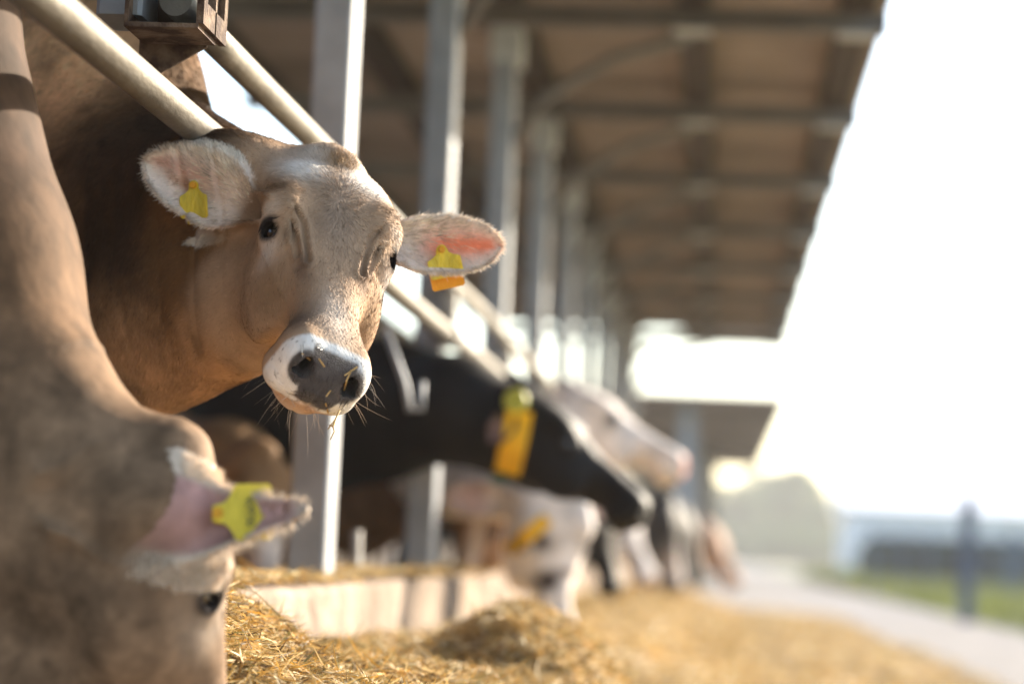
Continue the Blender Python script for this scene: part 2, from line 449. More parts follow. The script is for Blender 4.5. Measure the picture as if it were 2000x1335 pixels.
for i, (px, pt, wp, Y) in enumerate([(1405, 945, 150, 305), (1470, 920, 160, 330), (1545, 912, 150, 315), (1605, 980, 120, 300), (1650, 1045, 110, 290), (1350, 980, 130, 345), (1705, 1065, 80, 270), (1500, 1035, 150, 285), (1435, 1040, 140, 283), (1570, 1042, 140, 287)]):
    tree(px, 1097, pt, Y, wp, ['pale green tree right beside the far end of the barns', 'broad hazy tree behind the end of the far barn roof', 'tallest hazy green tree right of the barns',
         'rounded hazy tree sloping down towards the road end', 'low hazy bush at the right end of the tree group', 'hazy tree partly hidden behind the feeding cows', 'small bush beside the left end of the white shed', 'low bush below the broad hazy tree', 'leftmost low bush at the end of the road', 'low bush below the tallest hazy tree'][i], (.09, .14, .06), i, name='leafy_tree')
tree(1690, 1098, 945, 260, 50, 'narrow pointed dark tree at the left end of the white shed', (.04, .06, .045), 44, True, 'conifer_tree')
# ------------------------------------------------------------------ signed fields meshed with surface nets (animals)
def smin(a, b, k):
    h = np.clip(.5 + .5 * (b - a) / k, 0, 1); return b + (a - b) * h - k * h * (1 - h)


def smax(a, b, k): return -smin(-a, -b, k)


def ell(P, c, r, R=None):
    q = P - np.array(c, f32)
    if R is not None: q = q @ np.array(R, f32)          # columns of R are the ellipsoid axes
    r = np.array(r, f32)
    k0 = np.sqrt(((q / r) ** 2).sum(1)); k1 = np.sqrt(((q / (r * r)) ** 2).sum(1)) + 1e-9
    return k0 * (k0 - 1) / k1


def cone(P, a, b, ra, rb, sc=None):
    a = np.array(a, f32); b = np.array(b, f32)
    if sc is not None: s = np.array(sc, f32); P = P * s; a = a * s; b = b * s
    d = b - a; t = np.clip(((P - a) @ d) / (d @ d), 0, 1)
    return np.sqrt(((P - a - t[:, None] * d) ** 2).sum(1)) - (ra + (rb - ra) * t)


def pline(P, pts, r):
    d = None
    for a, b in zip(pts[:-1], pts[1:]):
        e_ = cone(P, a, b, r, r); d = e_ if d is None else np.minimum(d, e_)
    return d


def axis_coords(lo, hi, flo, fhi, h, growth=1.16, hmax=.05):
    c = list(np.arange(flo, fhi, h)); s = h
    up = [c[-1]]
    while up[-1] < hi: s = min(s * growth, hmax); up.append(up[-1] + s)
    s = h; dn = [c[0]]
    while dn[-1] > lo: s = min(s * growth, hmax); dn.append(dn[-1] - s)
    return np.array(dn[:0:-1] + c + up[1:], f32)


def surface_net(field, xs, ys, zs, B=6, newton=2, lip=1.6):
    nx, ny, nz = len(xs), len(ys), len(zs); G = (xs, ys, zs)
    F = np.full((nx, ny, nz), 9.0, f32)
    st = [np.arange(0, n, B) for n in (nx, ny, nz)]
    cen = [np.array([(g[s] + g[min(s + B, len(g) - 1)]) / 2 for s in q], f32) for g, q in zip(G, st)]
    half = [np.array([(g[min(s + B, len(g) - 1)] - g[s]) / 2 for s in q], f32) for g, q in zip(G, st)]
    bx, by, bz = np.meshgrid(*cen, indexing='ij'); hx, hy_, hz = np.meshgrid(*half, indexing='ij')
    ix, iy, iz = np.meshgrid(*st, indexing='ij')
    d = field(np.stack([bx.ravel(), by.ravel(), bz.ravel()], 1))
    rad = np.sqrt(hx ** 2 + hy_ ** 2 + hz ** 2).ravel()
    act = np.abs(d) < rad * lip + .012
    for sgn in (-1,):
        ins = np.where((~act) & (d < 0))[0]
        for i in ins:
            x, y, z = ix.ravel()[i], iy.ravel()[i], iz.ravel()[i]; F[x:x + B, y:y + B, z:z + B] = -9
    ia = np.where(act)[0]; o = np.arange(B)
    ox, oy, oz = [q.ravel() for q in np.meshgrid(o, o, o, indexing='ij')]
    for s in range(0, len(ia), 3000):
        b_ = ia[s:s + 3000]
        X = (ix.ravel()[b_][:, None] + ox).ravel(); Y = (iy.ravel()[b_][:, None] + oy).ravel(); Z = (iz.ravel()[b_][:, None] + oz).ravel()
        k = (X < nx) & (Y < ny) & (Z < nz); X, Y, Z = X[k], Y[k], Z[k]
        F[X, Y, Z] = field(np.stack([xs[X], ys[Y], zs[Z]], 1))
    S = F < 0
    cnt = np.zeros((nx - 1, ny - 1, nz - 1), np.int8)
    for a_ in (0, 1):
        for b_ in (0, 1):
            for c_ in (0, 1): cnt += S[a_:nx - 1 + a_, b_:ny - 1 + b_, c_:nz - 1 + c_]
    I, J, K = np.where((cnt > 0) & (cnt < 8))
    idx = -np.ones(cnt.shape, np.int32); idx[I, J, K] = np.arange(len(I))
    acc = np.zeros((len(I), 3)); n_ = np.zeros(len(I))
    cor = [(a_, b_, c_) for a_ in (0, 1) for b_ in (0, 1) for c_ in (0, 1)]
    for p in cor:
        for ax in range(3):
            if p[ax]: continue
            q = list(p); q[ax] = 1
            f0 = F[I + p[0], J + p[1], K + p[2]].astype(float); f1 = F[I + q[0], J + q[1], K + q[2]].astype(float)
            m = (f0 < 0) != (f1 < 0); t = np.where(m, f0 / np.where(m, f0 - f1, 1), 0)
            A = np.stack([xs[I + p[0]], ys[J + p[1]], zs[K + p[2]]], 1); Bq = np.stack([xs[I + q[0]], ys[J + q[1]], zs[K + q[2]]], 1)
            acc += (A + (Bq - A) * t[:, None]) * m[:, None]; n_ += m
    V = acc / n_[:, None]
    quads = []
    for ax in range(3):
        sl0 = [slice(None)] * 3; sl1 = [slice(None)] * 3; sl0[ax] = slice(0, -1); sl1[ax] = slice(1, None)
        a_ = S[tuple(sl0)]; b_ = S[tuple(sl1)]; e_ = a_ != b_
        i, j, k = np.where(e_); o1, o2 = [q for q in range(3) if q != ax]
        P_ = [i, j, k]; ok = (P_[o1] > 0) & (P_[o2] > 0) & (P_[o1] < cnt.shape[o1]) & (P_[o2] < cnt.shape[o2])
        i, j, k = i[ok], j[ok], k[ok]; P_ = [i, j, k]; flip = a_[i, j, k]
        def cell(d1, d2):
            c = [P_[0].copy(), P_[1].copy(), P_[2].copy()]; c[o1] = c[o1] - d1; c[o2] = c[o2] - d2; return idx[c[0], c[1], c[2]]
        q = np.stack([cell(1, 1), cell(0, 1), cell(0, 0), cell(1, 0)], 1)
        if ax == 1: flip = ~flip
        q[~flip] = q[~flip][:, ::-1]; quads.append(q)
    Q = np.concatenate(quads); Q = Q[(Q >= 0).all(1)]
    V = V.astype(f32); eps = 6e-4
    for _ in range(newton + 1):
        f0 = field(V); g = np.stack([field(V + np.eye(3, dtype=f32)[i] * eps) - f0 for i in range(3)], 1) / eps
        gn = np.linalg.norm(g, axis=1, keepdims=True) + 1e-6; Nn = g / gn
        if _ < newton:
            st_ = np.clip(f0 / np.maximum(gn[:, 0], .35), -.004, .004); V = V - Nn * st_[:, None] * .9
    return V, Q, Nn


def pch(x, xp, fp):
    """smooth monotone interpolation"""
    xp = np.array(xp, float); fp = np.array(fp, float); h = np.diff(xp); dl = np.diff(fp) / h
    m = np.zeros(len(xp)); m[1:-1] = np.where(dl[:-1] * dl[1:] > 0, 2 * dl[:-1] * dl[1:] / (dl[:-1] + dl[1:] + 1e-12), 0); m[0] = dl[0]; m[-1] = dl[-1]
    x = np.clip(x, xp[0], xp[-1]); i = np.clip(np.searchsorted(xp, x) - 1, 0, len(xp) - 2); t = (x - xp[i]) / h[i]
    return ((2 * t ** 3 - 3 * t ** 2 + 1) * fp[i] + (t ** 3 - 2 * t ** 2 + t) * h[i] * m[i] + (-2 * t ** 3 + 3 * t ** 2) * fp[i + 1] + (t ** 3 - t ** 2) * h[i] * m[i + 1]).astype(f32)


# head frame: X = the animal's left, Y = up the face to the poll, Z = out of the face; metres
HY = [-.318, -.31, -.29, -.26, -.22, -.17, -.12, -.07, -.02, .03, .08, .125, .160, .184, .198]
HW = [.020, .040, .058, .061, .055, .052, .061, .075, .090, .100, .104, .096, .076, .048, .020]
HF = [-.050, -.034, -.016, -.004, .003, .004, .004, .008, .016, .024, .025, .016, .000, -.018, -.040]
HB = [-.070, -.088, -.100, -.104, -.106, -.120, -.142, -.168, -.190, -.198, -.190, -.170, -.140, -.105, -.070]
EYE = (.0745, -.016, -.033); EYR = .0245
EYN = np.array([.68, -.32, .66]); EYN /= np.linalg.norm(EYN)


class Ear:
    def __init__(s, root, tip, face, W=.052, cup=.020, fold=.0, prof=None):
        s.prof = prof or [.40, .44, .70, .97, 1.0, .78, .45, .05]
        s.root = np.array(root, f32); u = np.array(tip, float) - root; s.L = float(np.linalg.norm(u)); u /= s.L
        n = np.array(face, float); n -= u * (n @ u); n /= np.linalg.norm(n); v = np.cross(n, u)
        if v[1] < 0: v = -v
        s.R = np.stack([u, v, n], 1).astype(f32); s.W = W; s.cup = cup; s.fold = fold

    def coords(s, P):
        q = (P - s.root) @ s.R; return q[:, 0], q[:, 1], q[:, 2]

    def shape(s, u):
        t = u / s.L
        W = s.W * pch(t, [-.1, 0, .15, .35, .6, .8, .93, 1.0], s.prof)
        return t, np.maximum(W, .003)

    def field(s, P):
        u, v, n = s.coords(P); t, W = s.shape(u); q = v / W
        cup = s.cup * pch(t, [-.1, 0, .3, .7, 1.0], [2.2, 2.0, 1.35, .9, .4])
        bend = cup * (np.minimum(q * q, 1.6) - .55) + s.fold * np.clip(q, 0, 1.3) ** 2 - .02 * np.clip(t, 0, 1) * (1 - np.clip(t, 0, 1)) * 2
        th = pch(t, [-.1, 0, .2, .5, 1.0], [.016, .012, .007, .0050, .0040])
        sl = 1 / np.sqrt(1 + (2 * cup * q / W) ** 2)
        d = (np.abs(n - bend) * sl - th)
        e_ = (np.abs(q) - 1) * W * .9
        d = smax(d, e_, .006); d = smax(d, u - s.L, .006); d = smax(d, -u - .015, .006)
        return d


EARS = [Ear((-.100, .098, -.095), (-.274, .160, -.087), (-.25, -.60, .70), W=.050, prof=[.34, .40, .74, 1.0, .93, .68, .38, .05]), Ear((.102, .106, -.092), (.293, .118, -.042), (-.10, -.62, .75), W=.046)]


def head_field(P, ears=EARS, fine=True, eyes=True, twist=0.0):
    P0 = P
    if twist:
        t = np.clip((-.10 - P[:, 1]) / .18, 0, 1); a_ = twist * t * t * (3 - 2 * t); c_, s_ = np.cos(a_), np.sin(a_)
        P = np.stack([c_ * P[:, 0] - s_ * (P[:, 2] + .05) + .012 * (a_ / twist), P[:, 1], s_ * P[:, 0] + c_ * (P[:, 2] + .05) - .05], 1).astype(f32)
    x, y, z = P[:, 0], P[:, 1], P[:, 2]; ax = np.abs(x)
    A = np.stack([ax, y, z], 1)
    w_ = pch(y, HY, HW); zf = pch(y, HY, HF); zb = pch(y, HY, HB)
    zm = zf - np.minimum(.055, (zf - zb) * .42); up = z > zm
    hz = np.where(up, zf - zm, zm - zb); q = np.abs(z - zm) / np.maximum(hz, .004)
    narrow = np.where(up, 1, 1 - .30 * np.clip(q, 0, 1.2) * np.clip((y + .30) * 6, 0, 1))
    px_ = ax / np.maximum(w_ * narrow, .004); n_ = np.where(up, 2.5, 2.0)
    r = (px_ ** n_ + q ** n_) ** (1 / n_)
    d = (r - 1) * np.minimum(w_, hz) * .8
    yc = np.maximum(-.318 - y, y - .198); d = np.maximum(d, yc)
    d = np.where(yc > .01, np.maximum(yc, d), d)
    d = smin(d, ell(A, (0, -.258, -.050), (.060, .053, .049)), .03)                   # muzzle
    d = smin(d, ell(A, (.040, -.272, -.030), (.027, .033, .028)), .018)                # nostril wing
    d = smin(d, ell(A, (.046, -.266, -.074), (.027, .032, .023)), .02)                 # upper lip
    d = smin(d, ell(A, (0, -.258, -.104), (.040, .040, .024)), .014)                   # chin and lower lip
    d = smin(d, ell(A, (.066, -.045, -.112), (.038, .095, .066)), .04)                   # cheek
    d = smin(d, ell(A, (.074, .030, -.004), (.030, .042, .026)), .02)                  # brow
    d = smin(d, ell(A, (.075, -.016, -.030), (.028, .036, .032)), .016)                 # eye mound
    d = smin(d, ell(A, (0, .178, -.034), (.050, .036, .047)), .04)                     # poll
    d = smin(d, ell(A, (.080, .118, -.075), (.030, .036, .042)), .03)                  # horn bud and ear base
    # folds round the brow
    if fine:
        f1 = [(.096, .022, .004), (.073, .010, .018), (.053, -.020, .012), (.045, -.062, .003), (.041, -.090, .000)]
        f2 = [(.098, .014, -.004), (.077, .000, .011), (.063, -.036, .003), (.055, -.078, -.003)]
        f3 = [(.100, .006, -.012), (.086, .006, .000), (.074, -.008, .002), (.066, -.032, -.002)]
        f4 = [(.070, -.050, -.010), (.080, -.052, -.026), (.088, -.048, -.044)]
        for f_, k in ((f1, .0042), (f2, .0038), (f3, .0030), (f4, .0022)):
            pd = pline(A, f_, 0); d = d + k * np.exp(-(pd / .0036) ** 2) - .5 * k * np.exp(-((pd - .0075) / .0055) ** 2)
        # mouth slit
        ml = [(0, -.318, -.074), (.026, -.312, -.072), (.045, -.288, -.080), (.056, -.258, -.088), (.060, -.225, -.090)]
        pd = pline(A, ml, 0); d = d + .006 * np.exp(-(pd / .0038) ** 2)
        # chin split and nose groove
        d = d + .003 * np.exp(-((ax) / .004) ** 2) * np.exp(-((y + .31) / .03) ** 2) * np.clip((-.03 - z) * 60, 0, 1)
        # nasal ridge planes
        d = d + .0022 * np.sin(np.clip((y + .2) * 30, -3, 3)) * np.exp(-((ax - .05) / .016) ** 2)
        # jaw hollow behind the mouth
        d = smax(d, -ell(A, (.074, -.19, -.075), (.014, .035, .025)), .02)
    # nostrils: a comma opening outwards
    c, s_ = math.cos(.55), math.sin(.55)
    Rn = np.array([[c, -s_, 0], [s_ * .6, c * .6, -.8], [s_ * .8, c * .8, .6]])
    nost = ell(A, (.0360, -.302, -.026), (.0108, .022, .0142))
    nost = smin(nost, ell(A, (.047, -.292, -.036), (.008, .014, .008)), .008)
    d = smax(d, -nost, .006)
    if eyes:
        n0 = EYN; u0 = np.array([.18, .35, -.25]); u0 -= n0 * (n0 @ u0); u0 /= np.linalg.norm(u0)
        v0 = np.cross(n0, u0); Re = np.stack([n0, u0, v0], 1)
        c0 = np.array(EYE)
        lid = ell(A, c0, (EYR + .0050,) * 3); d = smin(d, lid, .008)
        rim = ell(A, c0 + n0 * .0190, (.018, .0190, .0152), Re)
        d = smax(d, -rim, .0035)
    for e_ in ears: d = smin(d, e_.field(P0), .016)
    return d


def sm(a, b, x):
    t = np.clip((x - a) / (b - a), 0, 1); return t * t * (3 - 2 * t)


def blob(P, c, r):
    return np.exp(-(((P - np.array(c, f32)) / np.array(r, f32)) ** 2).sum(1))


def lerp(C, c, t): return C + (np.array(c) - C) * np.clip(t, 0, 1)[:, None]


def eye_R():
    return EYN


class Pose:
    def __init__(s, o, R, k):
        s.o = np.array(o, f32); s.R = np.array(R, f32); s.k = k
    def loc(s, P): return ((P - s.o) @ s.R) / s.k
    def world(s, L): return (np.asarray(L, f32) * s.k) @ s.R.T + s.o
    def dirw(s, D): return np.asarray(D, f32) @ s.R.T


def frame(muz, face):
    """columns X (left), Y (poll), Z (face) from the muzzle direction and the direction the face looks"""
    Y = -np.array(muz, float); Y /= np.linalg.norm(Y); Z = np.array(face, float); Z -= Y * (Z @ Y); Z /= np.linalg.norm(Z)
    return np.stack([np.cross(Y, Z), Y, Z], 1)


M_hide = mat('cow_hide', attr=True, var=.10, rough=.75, scale=22, bump=.25, bscale=260, spec=.08, stretch=(1, 1, .45), sub=.0)
M_hide_far = mat('cow_hide_far', attr=True, var=.22, rough=.75, scale=16, bump=.1, bscale=90, spec=.08)
M_hide_blk = mat('black_hide', attr=True, var=.13, rough=.55, scale=12, bump=.3, bscale=90, spec=.14)
M_fur = mat('cow_fur', attr=True, var=.16, rough=.65, scale=55, spec=.10, transl=.10)
M_wet = mat('wet_nose', attr=True, var=.22, rough=.30, scale=90, bump=.8, bscale=520, spec=.5)
M_eye = mat('eye_gloss', (.012, .008, .006), .04, .3, 30, coat=1.0, spec=.6)
M_tag = mat('yellow_tag', (.78, .60, .05), .5, .22, 60, .5, 260, transl=.12, stretch=(1, 1, .3))
M_tag2 = mat('orange_tag', (.72, .34, .01), .5, .1, 30, .2, 120, transl=.15)
M_ink = mat('tag_ink', (.05, .05, .04), .6)
M_strap = mat('yellow_strap', (.80, .45, .01), .6, .1, 20, .2, 90)


def cow_field(pose, chain, extra, ears, kneck=.05, fine=True, twist=0.0):
    def f(P):
        d = None
        for c in chain:
            e_ = cone(P, *c); d = e_ if d is None else smin(d, e_, kneck)
        for c, r in extra: d = smin(d, ell(P, c, r), .08)
        L = pose.loc(P); far = np.linalg.norm(L - np.array([0, -.05, -.08], f32), axis=1) * pose.k - .36 * pose.k
        h = far.copy(); k = far < .03
        if k.any(): h[k] = head_field(L[k], ears, fine, fine, twist) * pose.k
        return h if d is None else smin(d, h, kneck)
    return f


def blank_chain(body, ground=0.0, leg=.055, side=(0, .19, 0), facing=(1, 0, 0)):
    """legs from a trunk given as (front point, rear point): tapering with knees and hocks"""
    fr, rr = np.array(body[0], float), np.array(body[1], float); sd_ = np.array(side, float); fc = np.array(facing, float)
    out = []
    for s in (-1, 1):
        a = fr + sd_ * s * .8; k = np.array([a[0], a[1], (a[2] + ground) * .42]); g_ = np.array([a[0], a[1], ground + .03])
        out += [(a - [0, 0, .12], k, leg * 1.5, leg * .75), (k, g_, leg * .72, leg * .7)]
        a = rr + sd_ * s * .8; st = a + fc * .10 + [0, 0, -.25]; hk = a - fc * .10; hk[2] = ground + (a[2] - ground) * .38; g_ = a - fc * .03; g_[2] = ground + .03
        out += [(a - [0, 0, .05], st, leg * 2.2, leg * 1.3), (st, hk, leg * 1.3, leg * .75), (hk, g_, leg * .7, leg * .7)]
    return out


def add_eyes(pose, root, mat_=None, both=(-1, 1)):
    for sx in both:
        c = np.array(EYE) * [sx, 1, 1]; n = 24; m_ = 16; V = []; F = []
        cw = pose.world(c[None])[0]; r = EYR * pose.k * 1.0
        for i in range(m_ + 1):
            for j in range(n):
                th = math.pi * i / m_; ph = 2 * math.pi * j / n; V.append(cw + r * np.array([math.sin(th) * math.cos(ph), math.sin(th) * math.sin(ph), math.cos(th)]))
        for i in range(m_):
            for j in range(n): F.append((i * n + j, i * n + (j + 1) % n, (i + 1) * n + (j + 1) % n, (i + 1) * n + j))
        mesh('eye', V, F, mat_ or M_eye, root, True)


def tag_plate(name, org, R, Wd, Ht, m, parent, th=.0016, bow=.004, neck=True, back=False):
    """flexible ear tag: origin at the button, R columns = right, down, out"""
    R = np.array(R, float)
    out = [(-.13, -.10), (-.16, .0), (-.19, .14), (-.30, .24), (-.48, .33), (-.50, .40), (-.50, .97), (-.44, 1.03), (.44, 1.03), (.50, .97), (.50, .40), (.48, .33), (.30, .24), (.19, .14), (.16, .0), (.13, -.10)]
    if not neck: out = [(-.5, .2), (-.5, .97), (-.44, 1.03), (.44, 1.03), (.5, .97), (.5, .2)]
    # triangulated strips: rows down the plate so that it can bend
    V = []; F = []; ys = np.unique(np.concatenate([[q[1] for q in out], np.linspace(out[0][1], 1.03, 12)])); rows = len(ys); L_ = [p for p in out if p[0] < 0]; half = np.interp(ys, [p[1] for p in L_], [-p[0] for p in L_]) ; half = np.maximum(half, .1)
    nc = 8
    for s in (0, 1):
        for y, h in zip(ys, half):
            for c in range(nc + 1):
                x = h * (2 * c / nc - 1); zz = bow * (x * x * 2 + .4 * math.sin(y * 3)) + s * th
                V.append(org + R @ np.array([x * Wd, y * Ht, zz]))
    n = rows * (nc + 1)
    for i in range(rows - 1):
        for c in range(nc):
            a_ = i * (nc + 1) + c; q = (a_, a_ + 1, a_ + nc + 2, a_ + nc + 1); F += [q, tuple(v + n for v in q[::-1])]
    bd = [c for c in range(nc + 1)] + [i * (nc + 1) + nc for i in range(1, rows)] + [(rows - 1) * (nc + 1) + c for c in range(nc - 1, -1, -1)] + [i * (nc + 1) for i in range(rows - 2, 0, -1)]
    for a_, b_ in zip(bd, bd[1:] + bd[:1]): F.append((a_, a_ + n, b_ + n, b_))
    return mesh(name, V, F, m, parent)


def digits(text, org, R, size, parent, m=None, depth=.0004):
    """raised printed characters on a tag (real geometry)"""
    cu = bpy.data.curves.new('tmp', 'FONT'); cu.body = text; cu.size = size; cu.extrude = depth; cu.align_x = 'CENTER'; cu.align_y = 'CENTER'
    ob = bpy.data.objects.new('tmp', cu); COL.objects.link(ob); bpy.context.view_layer.update()
    me = bpy.data.meshes.new_from_object(ob); bpy.data.objects.remove(ob); R = np.array(R, float)
    V = [np.array(org) + R @ np.array([v.co.x, -v.co.y, v.co.z]) for v in me.vertices]; F = [tuple(p.vertices) for p in me.polygons]
    return mesh('printed_number', V, F, m or M_ink, parent)
# ------------------------------------------------------------------ the brown cow in focus
HM = np.array([[ 0.908078, -0.155218,  0.388974], [ 0.386341,  0.668991, -0.634974], [-0.161661,  0.726883,  0.667463]])
HP = Pose((-0.6000, 3.60, 0.972), HM, 1.02)


TW = .24


def untwist(L):
    t = np.clip((-.10 - L[:, 1]) / .18, 0, 1); a_ = TW * t * t * (3 - 2 * t); c_, s_ = np.cos(a_), np.sin(a_)
    return np.stack([c_ * L[:, 0] - s_ * (L[:, 2] + .05) + .012 * a_ / TW, L[:, 1], s_ * L[:, 0] + c_ * (L[:, 2] + .05) - .05], 1)


def hero_paint(L, Pw, N=None):
    L0 = L; L = untwist(L); n = len(L); A = L.copy(); A[:, 0] = np.abs(A[:, 0]); x, y, z = L[:, 0], L[:, 1], L[:, 2]; ax = np.abs(x)
    nz = noise3(L, 26, 3); nf = noise3(L, 90, 5)
    C = np.tile(np.array([.40, .265, .17]), (n, 1))                     # tan coat
    # warm flank of the neck, dark shoulder and throat behind the ear, partly painted shade
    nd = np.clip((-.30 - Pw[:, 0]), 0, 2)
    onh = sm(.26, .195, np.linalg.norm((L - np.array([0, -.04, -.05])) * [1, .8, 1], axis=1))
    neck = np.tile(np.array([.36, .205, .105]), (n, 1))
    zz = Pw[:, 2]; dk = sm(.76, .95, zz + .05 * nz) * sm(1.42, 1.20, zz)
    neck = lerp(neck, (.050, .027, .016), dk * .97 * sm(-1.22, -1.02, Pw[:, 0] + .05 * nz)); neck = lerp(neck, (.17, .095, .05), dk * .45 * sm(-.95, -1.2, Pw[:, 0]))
    neck = lerp(neck, (.84, .52, .27), np.minimum(1, 1.7 * blob(Pw, (-1.19, 4.1, 1.28), (.13, .6, .10))) * .95); neck = neck * (1 + .22 * noise3(Pw, 5, 88, 2))[:, None]  # sunlit patch on the shoulder, painted in as lighter golden coat
    neck = lerp(neck, (.36, .22, .12), sm(.74, .62, zz))
    st = noise3(np.stack([Pw[:, 0] + .15 * (Pw[:, 2] - 1) + .02 * nz, Pw[:, 1], Pw[:, 2] * .12], 1), 34, 15, 2)
    neck = neck * (1 - .38 * sm(.12, .5, st) + .22 * sm(.1, .5, -st))[:, None]
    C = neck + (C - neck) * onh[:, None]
    crest = sm(.13, .17, y - .6 * (z + .02)) * sm(-.055, -.085, z) * sm(.30, .23, np.linalg.norm(L - np.array([0, .10, -.10]), axis=1)); C = lerp(C, (.17, .085, .035), crest)
    face = onh
    # pale forehead and nose bridge
    def pb(C, col, k, c, r): return lerp(C, col, face * k * blob(A, c, r))
    C = pb(C, (.80, .75, .70), 1.3, (.052, .108, .012), (.042, .034, .06))
    C = pb(C, (.70, .63, .56), 1.0, (.030, .165, -.02), (.035, .03, .05))
    C = pb(C, (.27, .20, .152), .95, (.0, .000, .02), (.040, .085, .05))
    C = pb(C, (.52, .44, .38), .85, (.0, -.21, .0), (.026, .06, .04))
    C = pb(C, (.27, .17, .095), .85, (.004, .140, .012), (.018, .026, .05))
    C = pb(C, (.15, .09, .055), .9, (.088, .042, .014), (.024, .015, .04))
    C = pb(C, (.58, .52, .47), .95, (.094, .006, -.006), (.014, .014, .022))
    C = pb(C, (.50, .45, .42), .9, (.098, -.055, -.034), (.018, .020, .03))
    C = pb(C, (.30, .21, .14), .8, (.070, -.035, .0), (.010, .03, .03))
    C = pb(C, (.13, .08, .055), .95, (.048, -.100, -.004), (.014, .034, .03))
    C = pb(C, (.13, .088, .066), .85, (.052, -.215, -.020), (.026, .034, .05))
    C = pb(C, (.25, .150, .080), .8, (.078, -.12, -.06), (.03, .06, .04))
    C = pb(C, (.12, .075, .05), .55, (.104, .065, -.06), (.02, .05, .05))
    C = lerp(C, (.40, .24, .13), face * .8 * sm(-.11, -.16, z) * sm(-.05, -.2, y))
    # fold lines
    f1 = [(.096, .022, .004), (.073, .010, .018), (.053, -.020, .012), (.045, -.062, .003), (.041, -.090, .000)]
    f2 = [(.098, .014, -.004), (.077, .000, .011), (.063, -.036, .003), (.055, -.078, -.003)]
    A32 = A.astype(f32)
    for f_ in (f1, f2): C = lerp(C, (.13, .08, .05), .85 * np.exp(-(pline(A32, f_, 0) / .0030) ** 2))
    # muzzle: white band, dark nose pad
    band = sm(-.262, -.271, y - .10 * z + .003 * nf + .10 * np.clip(ax - .03, 0, 1)) * sm(-.125, -.10, z)
    C = lerp(C, (.70, .68, .66), band)
    pad = sm(-.277, -.286, y + .0006 * nf) * sm(.0025, -.0025, ax - np.interp(z, [-.075, -.055, -.03, .0], [.026, .031, .040, .036]) + .002 * nf) * sm(-.074, -.068, z)
    pad = np.maximum(pad, sm(1.5, 1.15, np.sqrt((((A - np.array([.0385, -.297, -.028])) / [.016, .03, .019]) ** 2).sum(1))))
    C = lerp(C, (.075, .061, .058), pad)
    deep = sm(1.12, .95, np.sqrt((((A - np.array([.0370, -.297, -.026])) / [.0104, .03, .0140]) ** 2).sum(1)))
    C = lerp(C, (.008, .007, .007), deep)
    # dark speckles of the hair pits round the pad
    sp = noise3(A, 480, 9, 1); near = band * (1 - pad) * sm(.075, .045, np.linalg.norm((A - np.array([.045, -.29, -.045])) * [1, .6, 1], axis=1))
    C = lerp(C, (.12, .10, .10), near * sm(.55, .68, sp) * .85)
    C = lerp(C, (.45, .28, .18), band * sm(.0, -.008, z + .070 + .28 * ax) * .85)
    ml = [(0, -.318, -.074), (.026, -.312, -.072), (.045, -.288, -.080), (.056, -.258, -.088), (.060, -.225, -.090)]
    C = lerp(C, (.10, .055, .035), .8 * np.exp(-(pline(A32, ml, 0) / .0028) ** 2))
    # eye rim
    n0 = eye_R(); ec = np.array(EYE) + n0 * .019; de = np.linalg.norm(A - ec, axis=1)
    C = lerp(C, (.022, .017, .017), sm(.0275, .0205, de * (1 - .12 * np.sign(A[:, 1] - EYE[1]))))
    C = lerp(C, (.035, .027, .026), .85 * blob(A, (EYE[0] - .001, EYE[1] - .024, EYE[2] + .026), (.006, .009, .008)))
    # ears
    for i, e_ in enumerate(EARS):
        u, v, w_ = e_.coords(L0.astype(f32)); t, W = e_.shape(u); q = v / W
        bend = e_.cup * pch(t, [-.1, 0, .3, .7, 1.0], [2.2, 2.0, 1.35, .9, .4]) * (np.minimum(q * q, 1.6) - .55) - .04 * np.clip(t, 0, 1) * (1 - np.clip(t, 0, 1))
        on = sm(.02, .20, t) * (np.abs(q) < 1.5) * (np.abs(w_) < .06) * sm(.0, .02, u)
        inside = sm(-.001, .003, w_ - bend) * on
        back_c = np.array([.42, .31, .22])
        C = lerp(C, back_c, on)
        C = lerp(C, (.80, .68, .60), inside)
        if i == 0: C = lerp(C, (.60, .34, .27), inside * np.exp(-((q - .35) / .35) ** 2) * sm(.2, .6, t) * .8); C = lerp(C, (.40, .20, .11), inside * np.exp(-((q + .05) / .22) ** 2) * np.exp(-((t - .58) / .2) ** 2) * .9)
        else: C = lerp(C, (.88, .24, .12), inside * np.exp(-((q - .05) / .48) ** 2) * sm(.25, .55, t) * .95)  # backlight glowing through this ear, painted into its inner colour
        C = lerp(C, (.72, .66, .58), on * sm(.72, 1.0, np.abs(q)) * .9 * sm(.16, .34, t))
        C = lerp(C, (.72, .66, .58), on * sm(.88, 1.0, t) * .8)
    C = C * (1 + .10 * nz + .10 * nf)[:, None]
    return np.clip(C, .004, .9).astype(f32), pad, band


def P_(px, py, Y): return at(px, py, Y)


